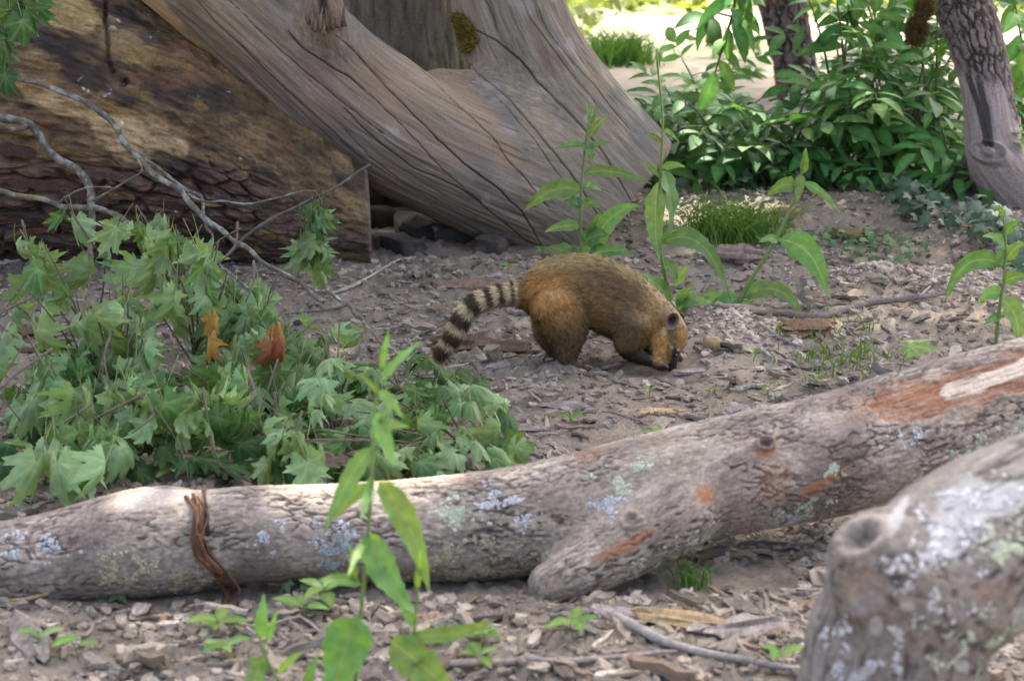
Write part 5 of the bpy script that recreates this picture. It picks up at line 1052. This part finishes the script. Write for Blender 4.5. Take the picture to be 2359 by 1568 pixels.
def grass(label, u, v, ru, rv, n, hh, col=(.085, .20, .03), name='grass_tuft', lean=.6, wd=.0024):
    parts = []
    for k in range(n):
        a = NR.normal(0, .42, 2); q = G(u+a[0]*ru, v+a[1]*rv); h_ = hh*NR.uniform(.5, 1.1); d = np.array([NR.normal(0, lean), NR.normal(0, lean), 1.])
        P = bez(q, q+np.array([0, 0, h_*.6]), q+d*h_, 5); V, F, C = blade_path(P, wd*2, np.array([NR.normal(), -1, .3]), lambda t: 1-t**2, 0, 0, 1, np.array(col)*NR.uniform(.7, 1.3), np.array(col), k); parts.append((V, F, C))
    V, F, C = join(parts); return tag(mk(name, V, F, M_GRASS, None, col=C), label, 'grass')
grass('thick green grass tuft between the weeds behind the coati', 1685, 548, 130, 28, 620, .15, (.075, .19, .03)); grass('grass tuft in the clearing beyond the dead trunk', 1425, 145, 90, 12, 420, .22, (.07, .15, .035), wd=.005); grass('thin grass blades on the soil before the raised log end', 1940, 830, 160, 50, 110, .05)['kind'] = 'stuff'; grass('small grass clump beneath the fallen log by its stub', 1590, 1355, 55, 16, 30, .08); grass('wispy grass at the edge of the sandy mound', 1890, 760, 160, 30, 70, .04)['kind'] = 'stuff'; grass('thin grass by the coati mound', 1760, 560, 70, 20, 50, .08)['kind'] = 'stuff'
SEED_M = lib('leaf', lambda k: simple_leaf(.05, .024, 1300+k, (.13, .26, .05), (.22, .34, .1), P_ell, .2), 3, M_LEAF)
for (u, v, n, s, wh) in [(505, 1475, 5, 1.1, 'by the pale root below the fallen log'), (515, 1530, 5, 1., 'low at the front edge below the log'), (1320, 1480, 4, 1.1, 'with three round leaves among the chips'), (1110, 1500, 6, 1.0, 'beside the lower weed leaves'), (1105, 1545, 4, 1.0, 'under the weed beside the grey stick'), (1315, 985, 4, .8, 'near the fallen log knob'), (1505, 1030, 4, 1.0, 'close above the fallen log'), (1630, 915, 4, .6, 'in the chips right of the coati'), (1495, 915, 3, .6, 'in front of the coati snout'),
                         (400, 1095, 6, 1.1, 'between the leaf heap and the fallen log'), (655, 1105, 6, .9, 'beside the drooping leaf near the log'), (30, 1060, 5, 1.1, 'at the edge of the leaf heap by bare soil'), (1170, 630, 4, .7, 'behind the coati tail'), (1055, 720, 3, .5, 'left of the ringed tail'), (1735, 835, 4, .7, 'on the slope of the dug mound'), (1770, 905, 4, .6, 'between twigs before the fallen log'), (1880, 890, 4, .6, 'in the sparse grass'), (1250, 590, 5, .8, 'at the foot of the dead trunk'), (1600, 600, 4, .8, 'below the grass tuft'),
                         (170, 1375, 5, 1.2, 'tucked under the log end'), (5, 1310, 3, 1.4, 'at the side of the log'), (745, 1405, 5, 1.3, 'in the sunny gap under the log'), (700, 1430, 4, 1.1, 'just below the sunny gap'), (1790, 1545, 3, 1.0, 'beside the grey branch'), (1460, 1345, 4, .9, 'behind the broken stub'), (2010, 760, 4, .6, 'beside the half buried stick'), (1560, 560, 5, .9, 'under the tall thin weed'), (90, 1500, 3, 1., 'on the soil beside the split chip'), (180, 1515, 3, 1.0, 'near the sunlit soil')]:
    g = G(u, v); root = thing('seedling', 'small green seedling '+wh, 'seedling', g); V, F = tube_mesh(bez(g, g+np.array([0, 0, .02]), g+np.array([R.gauss(0, .01), 0, .045*s]), 4), .0014, 4); mk('stem', V, F, M_STEM, root, col=(.16, .22, .07))
    for k in range(n):
        a = 6.28*k/n+R.uniform(-.4, .4); put('leaf', R.choice(SEED_M), root, frame((math.cos(a), math.sin(a), R.uniform(.0, .7)), (0, -.3, 1), g+np.array([0, 0, .04*s*R.uniform(.6, 1)]), s*R.uniform(.8, 1.2)))

# ------------------------------------------------------------------ sunny clearing
small_log('timber_edging', 'weathered round timber edging at the back of the sunny clearing', at(1180, 12, 18.2), at(1410, 6, 18.2), .09, .09, (.34, .28, .17), 9, 'timber'); small_log('fence_post', 'short brown post at the back of the clearing', (at(1690, 10, 18.5)[0], 18.5, 0), (at(1690, 10, 18.5)[0], 18.5, .3), .09, .08, (.2, .13, .09), 10, 'post')
parts = []
for k in range(2600):
    y = NR.uniform(13.8, 24); x = NR.uniform(.0, .30*y) if NR.uniform() < .9 else NR.uniform(-2, .3*y)
    if y < 17.5 and (vn(np.array([[x, y, 0]]), .9, 5)[0] < .22 or x > 1.6): continue
    h_ = NR.uniform(.05, .32); q = np.array([x, y, float(hgt(x, y, False)[0])])
    for j in range(4):
        d = np.array([NR.normal(0, .5), NR.normal(0, .5), 1])*h_; a = q+d*NR.uniform(.4, 1); e = nz(NR.normal(0, 1, 3)); sd = nz(np.cross(e, NR.normal(0, 1, 3))); L = NR.uniform(.04, .1)
        parts.append((np.array([a-e*L, a+sd*L*.4, a+e*L, a-sd*L*.4]), np.array([[0, 1, 2, 3]]), np.array([.15, .20, .065])*NR.uniform(.6, 1.5)))
V, F, C = join(parts); tag(mk('clearing_herbs', V, F, M_GRASS, None, col=C), 'low leafy herbs covering the sunny clearing', 'herbs', None, 'stuff')

# ------------------------------------------------------------------ litter on the soil
def chip_mesh(seed, L=.07, Wd=.025, T=.010):
    rr = np.random.default_rng(seed); n = 6; top, bot = [], []; sk = rr.uniform(-.35, .35)
    for i in range(n):
        t = i/(n-1)*2-1; w = Wd*.5*(1-.75*abs(t)**2.5)*rr.uniform(.55, 1.25)+.0015; z = T*rr.uniform(.7, 1.2)+.10*L*rr.uniform(-.15, .15)
        for s in (-1, 1): xx = s*w*rr.uniform(.7, 1.2)+sk*Wd*t*.5; zz = z*rr.uniform(.5, 1.15); top.append((xx, t*L*.5*rr.uniform(.86, 1.1), zz)); bot.append((xx*1.1, t*L*.5, zz-T*rr.uniform(.7, 1.5)))
    V = np.array(top+bot); i = np.arange(n-1)*2; m = 2*n
    Q = np.concatenate([np.stack([i, i+1, i+3, i+2], 1), np.stack([i+m, i+m+2, i+m+3, i+m+1], 1), np.stack([i, i+2, i+m+2, i+m], 1), np.stack([i+1, i+m+1, i+m+3, i+3], 1), [[0, m, m+1, 1], [2*n-2, 2*n-1, 2*n-1+m, 2*n-2+m]]])
    return V, Q
CHC = [(.27, .232, .182), (.21, .182, .145), (.31, .255, .185), (.20, .145, .10), (.36, .32, .26), (.145, .118, .09)]
CHIPS = []; CHN = [('narrow ', 'long thin ', 'short broad ', 'long thick ', 'small thin ')[k % 5]+('grey brown', 'dark grey', 'tan', 'reddish brown', 'pale grey', 'dark brown')[k % 6] for k in range(14)]
for k in range(14):
    V, Q = chip_mesh(k, *[(.075, .026, .010), (.10, .022, .012), (.05, .03, .010), (.12, .03, .014), (.06, .018, .008)][k % 5]); CHIPS.append(mesh('wood_chip', V, Q, M_CHIP, np.tile(np.array(CHC[k % 6]), (len(V), 1)), False))
CLODS = []
for k in range(6):
    V = np.array([(math.sin(p)*math.cos(t), math.sin(p)*math.sin(t), math.cos(p)) for p in np.linspace(0, math.pi, 6) for t in np.arange(7)*2*math.pi/7]); V = np.sign(V)*np.abs(V)**.7*(1+1.0*fbm(V+k*5, 1.7, 3, k))[:, None]*np.array([1.15, .85, .6]); i = np.arange(5)[:, None]*7; j = np.arange(7)[None]; kk = (j+1) % 7
    CLODS.append((V, np.stack([i+j, i+7+j, i+7+kk, i+kk], -1).reshape(-1, 4)))
CLM = [mesh('soil_clod', V*.022, Q, M_STONE, np.tile(np.array((.235, .196, .145))*(.9+.07*k), (len(V), 1)), False) for k, (V, Q) in enumerate(CLODS)]
_k = lambda u, v, r1, r2: (*gflat(u, v)[:2], r1, r2)
KEEP = [_k(1320, 850, .13, .09), _k(1500, 850, .14, .08), _k(1700, 795, .14, .13), _k(2010, 675, .14, .12), _k(2230, 705, .17, .13)]     # feet, digging spot and fresh mounds stay clear of chips
def free(x, y):
    u, v = proj(np.array([x, y, 0.]))
    if u < -30 or u > 2390 or v > 1600: return False
    if 7.85 < y < 8.6 and x < .38: return False
    if abs(y-4.36-.12*max(0, x-.2)) < .10 and x < .6: return False
    if 4.28 < y < 4.5 and .1 < x < .4: return False
    for (a, b, r1, r2) in KEEP:
        if ((x-a)/r1)**2+((y-b)/r2)**2 < 1: return False
    return True
def spot(y0, y1, p=1.0):
    while True:
        y = y0+(y1-y0)*R.random()**p; x = R.uniform(-.25, .25)*y
        if free(x, y): return x, y
def tilt(x, y, s, z=0., up=.25):
    a = R.uniform(0, 6.28); return frame((math.cos(a), math.sin(a), R.gauss(0, up*.6)), (R.gauss(0, up), R.gauss(0, up), 1), (x, y, H(x, y)+z), s)
for k in range(300):
    x, y = spot(3.65, 7.6, 1.15); put_ = put('wood_chip', R.choice(CHIPS), None, tilt(x, y, R.uniform(.65, 1.35), .006)); tag(put_, 'weathered %s wood chip lying on the bare soil' % CHN[CHIPS.index(put_.data)], 'wood chip', 'wood chips scattered over the soil')
for k in range(160):
    x, y = spot(3.65, 7.8, 1.1); put_ = put('soil_clod', R.choice(CLM), None, tilt(x, y, R.uniform(.5, 1.3), .004)); tag(put_, 'dry %s clod of soil among the chips' % ('dark lumpy', 'dark lumpy', 'brownish lumpy', 'brownish lumpy', 'pale lumpy', 'pale lumpy')[CLM.index(put_.data)], 'clod', 'soil clods on the ground')
def crumb_spot():
    a, b, r1, r2 = KEEP[2+R.randrange(3)]; return a+R.gauss(0, .5)*r1*1.3, b+R.gauss(0, .5)*r2*1.3
def heap(name, label, n, gen, y0, y1, p, mat, smooth):
    parts = []
    for k in range(n):
        x, y = spot(y0, y1, p) if k % 9 or name != 'soil_crumbs' else crumb_spot(); V, Q, c, s = gen(k); M = np.array(tilt(x, y, s, .003, .3)); parts.append((V@M[:3, :3].T+M[:3, 3], Q, c))
    V, F, C = join(parts); tag(mk(name, V, F, mat, None, col=C, smooth=smooth), label, 'litter', None, 'stuff')
CHV = [chip_mesh(40+k, *((.06, .02, .008), (.085, .012, .007), (.045, .026, .008), (.07, .016, .010), (.11, .008, .006))[k % 5]) for k in range(10)]
heap('chip_litter', 'countless small wood chips and bark bits littering the soil', 5000, lambda k: (*CHV[k % 10], np.array(CHC[(k*7) % 6])*R.uniform(.8, 1.4), R.uniform(.2, 1.05)**1.4), 3.6, 10.5, 1.25, M_CHIP, False)
heap('soil_crumbs', 'fine crumbs of dry soil covering the ground', 8500, lambda k: (*CLODS[k % 6], np.array((.245, .207, .16) if k % 9 else (.37, .305, .235))*R.uniform(.7, 1.35), .003+.014*R.random()**2.4), 3.6, 9.5, 1.2, M_STONE, False)
def stick(label, pts, r, col, group=None, name='twig', up=.006, cat='twig'):
    P = [G(u, v) + np.array([0, 0, r+up]) for u, v in pts]; C = catmull(P, .012 if name != 'twig' else .025); C[:, 2] = np.maximum(C[:, 2], [H(a, b)+r*.6 for a, b in C[:, :2]]) if name == 'twig' else C[:, 2]
    V, F = tube_mesh(C, r*(1-.45*np.linspace(0, 1, len(C)))*(1-.75*np.abs(np.linspace(-1, 1, len(C)))**(12 if name == 'twig' else 5))*(1+.25*vn(C, 25, 3)), 9, True, .2, len(WL)); Cc = np.tile(np.asarray(col, float), (len(V), 1))*(1+.4*fbm(V, 30, 3, 5))[:, None]; return tag(mk(name, V, F, M_TWIG, None, col=Cc), label, cat, group)
stick('long grey lichened stick lying below the log stub', [(1400, 1440), (1500, 1490), (1590, 1515), (1700, 1535), (1790, 1555), (1860, 1560)], .011, (.27, .25, .22)); stick('straight pale stick along the front edge of the soil', [(1010, 1545), (1180, 1540), (1330, 1535), (1560, 1520)], .008, (.33, .28, .235)); stick('thin curved pale root below the fallen log', [(435, 1405), (490, 1400), (530, 1440), (610, 1455), (690, 1440), (740, 1470), (810, 1510)], .005, (.36, .30, .22)); stick('pale root curling under the log end', [(0, 1395), (60, 1392), (110, 1380), (128, 1370)], .006, (.36, .27, .12)); stick('forked root by the sunlit soil', [(80, 1440), (140, 1470), (200, 1475), (220, 1440)], .006, (.27, .22, .18))
stick('twig lying left of the coati tail', [(760, 690), (820, 665), (900, 620), (930, 600)], .007, (.28, .27, .23)); stick('thin dark twig passing behind the ringed tail', [(930, 790), (1010, 760), (1100, 725), (1210, 690)], .004, (.12, .09, .07)); stick('half buried grey branch in front of the sandy mound', [(1640, 745), (1780, 735), (1880, 745), (2000, 715), (2130, 700), (2190, 690)], .016, (.23, .19, .165)); stick('twig slanting down from the half buried branch', [(1740, 760), (1800, 790), (1870, 815)], .006, (.25, .21, .185)); stick('fine bent twig on the chips before the log', [(1400, 955), (1480, 980), (1530, 1010)], .004, (.22, .18, .16)); stick('pale thin twig beside the sandy hole', [(2105, 700), (2140, 660), (2160, 640)], .004, (.36, .32, .27)); stick('twig crossing the soil before the raised log', [(2060, 850), (2150, 860), (2240, 852)], .006, (.3, .26, .22)); stick('old grey stick under the fallen log shadow', [(1700, 1262), (1780, 1262), (1850, 1268)], .006, (.13, .11, .1))
for k in range(55):
    x, y = spot(3.7, 8.8, 1.1); L = R.uniform(.06, .22); a = R.uniform(0, 6.28); d = np.array([math.cos(a), math.sin(a), 0])*L; p = np.array([x, y, 0]); P = [p-d*.5, p+np.array([R.gauss(0, .1), R.gauss(0, .1), 0])*L, p+d*.5]; P = [np.array([q[0], q[1], H(q[0], q[1])+.006]) for q in P]; C = catmull(P, .02)
    V, F = tube_mesh(C, np.linspace(.0035, .002, len(C))*R.uniform(.7, 1.5), 5); tag(mk('twig', V, F, M_TWIG, None, col=np.array(R.choice(CHC))), 'thin dry twig lying among the wood chips', 'twig', 'dry twigs among the chips')
def slab(label, u, v, L, Wd, T, ang, col, seed, name='wood_chip', stand=0.):
    """a split, weathered piece of wood: ragged ends, grain ridges"""
    rr = np.random.default_rng(seed); n, m = 17, 14; V = []; tw = rr.uniform(-.5, .5)
    for i in range(n):
        t = i/(n-1)*2-1; taper = max(0, 1-abs(t)**rr.uniform(2.5, 8))**.7*.7+.3
        for j in range(m):
            th = 2*math.pi*j/m; cx, cz = math.cos(th), math.sin(th); p = (abs(cx)**3+abs(cz)**3)**(-1/3)
            V.append((cx*p*Wd*.5*taper, t*L*.5, cz*p*T*.5*(.55+.45*taper)))
    V = np.array(V); th = np.tile(np.arange(m), n); ridge = np.random.default_rng(seed+1).uniform(-.3, .3, m)[th]
    nn = fbm(V*np.array([30, 9, 30]), 1., 3, seed); V[:, [0, 2]] *= (1+ridge+.9*nn)[:, None]; V[:, 1] += L*.16*np.random.default_rng(seed+2).uniform(-1, 1, m)[th]*(np.abs(V[:, 1]) > L*.36)
    V[:, 0] += tw*.3*Wd*np.sin(V[:, 1]/L*3); i = np.arange(n-1)[:, None]*m; j = np.arange(m)[None]; k = (j+1) % m; Q = np.stack([i+j, i+k, i+m+k, i+m+j], -1).reshape(-1, 4)
    q = (n-1)*m; V = np.vstack([V, V[:m].mean(0), V[q:].mean(0)]); j = np.arange(m); k = (j+1) % m; c0 = n*m; Tt = np.concatenate([np.stack([k, j, np.full(m, c0)], 1), np.stack([q+j, q+k, np.full(m, c0+1)], 1)])
    C = np.tile(np.asarray(col, float), (len(V), 1))*(1+.6*fbm(V*np.array([120, 14, 120]), 1., 3, seed+3))[:, None]
    a = math.radians(ang); p = G(u, v); M = np.array(frame((math.cos(a), math.sin(a), stand), (R.gauss(0, .15), -.25, 1), p+np.array([0, 0, T*.35+abs(stand)*L*.35])))
    tag(mk(name, V@M[:3, :3].T+M[:3, 3], [Q, Tt], M_CHIP, None, col=C, smooth=False), label, 'wood chip')
slab('pale split wood sliver on the soil above the fallen log', 1505, 955, .17, .035, .014, 5, (.42, .31, .16), 70); slab('yellowish split wood piece below the broken stub', 1560, 1450, .16, .04, .025, -25, (.36, .26, .14), 71); slab('thick grey wood piece beside the yellowish split piece', 1700, 1465, .17, .05, .03, 25, (.27, .23, .20), 72); slab('large flat grey bark piece near the hind foot', 1150, 848, .07, .06, .012, 60, (.25, .22, .2), 73); slab('long grey wood slab at the left below the log', 60, 1480, .22, .055, .03, -65, (.21, .18, .16), 74); slab('rounded pale wood piece standing below the log end', 326, 1415, .07, .03, .024, 80, (.30, .26, .21), 75); slab('upright pointed bark chip beside the fallen log', 2135, 862, .08, .05, .012, 70, (.34, .25, .19), 76, stand=.9)
slab('flat grey bark plate right of the leaf heap', 1300, 945, .11, .05, .022, 15, (.24, .21, .185), 77); slab('round grey wood piece beside the bark plate', 1205, 1000, .12, .045, .025, 0, (.20, .17, .15), 78); slab('broad grey chip among chips below the stub', 1440, 1435, .10, .055, .016, 0, (.25, .22, .21), 79); slab('angular grey lump of wood before the fallen log', 1690, 955, .09, .06, .03, 70, (.26, .235, .21), 80); slab('orange brown chip in front of the log gap', 1000, 1440, .09, .035, .014, 20, (.3, .2, .12), 81); slab('grey driftwood like piece before the coati', 1590, 860-0, .10, .022, .012, 20, (.27, .22, .2), 82); slab('reddish rotten wood piece behind the ringed tail', 1085, 668, .22, .075, .03, -8, (.19, .125, .09), 85); slab('dark brown rotten wood lump under the coati tail', 1110, 805, .27, .09, .04, -5, (.115, .08, .06), 86); slab('grey bark strip left of the hind foot', 1142, 850, .09, .05, .02, 50, (.27, .24, .21), 87); slab('short brown log piece below the grass tuft', 1690, 603, .20, .08, .05, -20, (.22, .165, .13), 88)
slab('brown bark chunk beside the dug mound', 1860, 775, .15, .075, .03, 10, (.22, .135, .08), 84); slab('tan chip behind the fallen log knob', 1570, 1000, .07, .04, .02, 30, (.3, .26, .22), 83)
g = G(1640, 800); tag(rock('stone', g+np.array([0, 0, .012]), .028, 21, M_STONE, (.38, .29, .15)), 'small sandy yellow stone on the dug mound', 'stone')
for (u, v, lab) in [(1800, 490, 'mossy orange stone beside the grass tuft'), (1810, 545, 'flat tan stone behind the slanting weed'), (1955, 545, 'brown mossy stone half sunk in ivy')]:
    g = G(u, v); tag(rock('stone', g-np.array([0, 0, .01]), .07, u, M_STONE, (.22, .17, .085) if u != 1955 else (.12, .10, .04), flat=(1.15, .9, .5)), lab, 'stone')
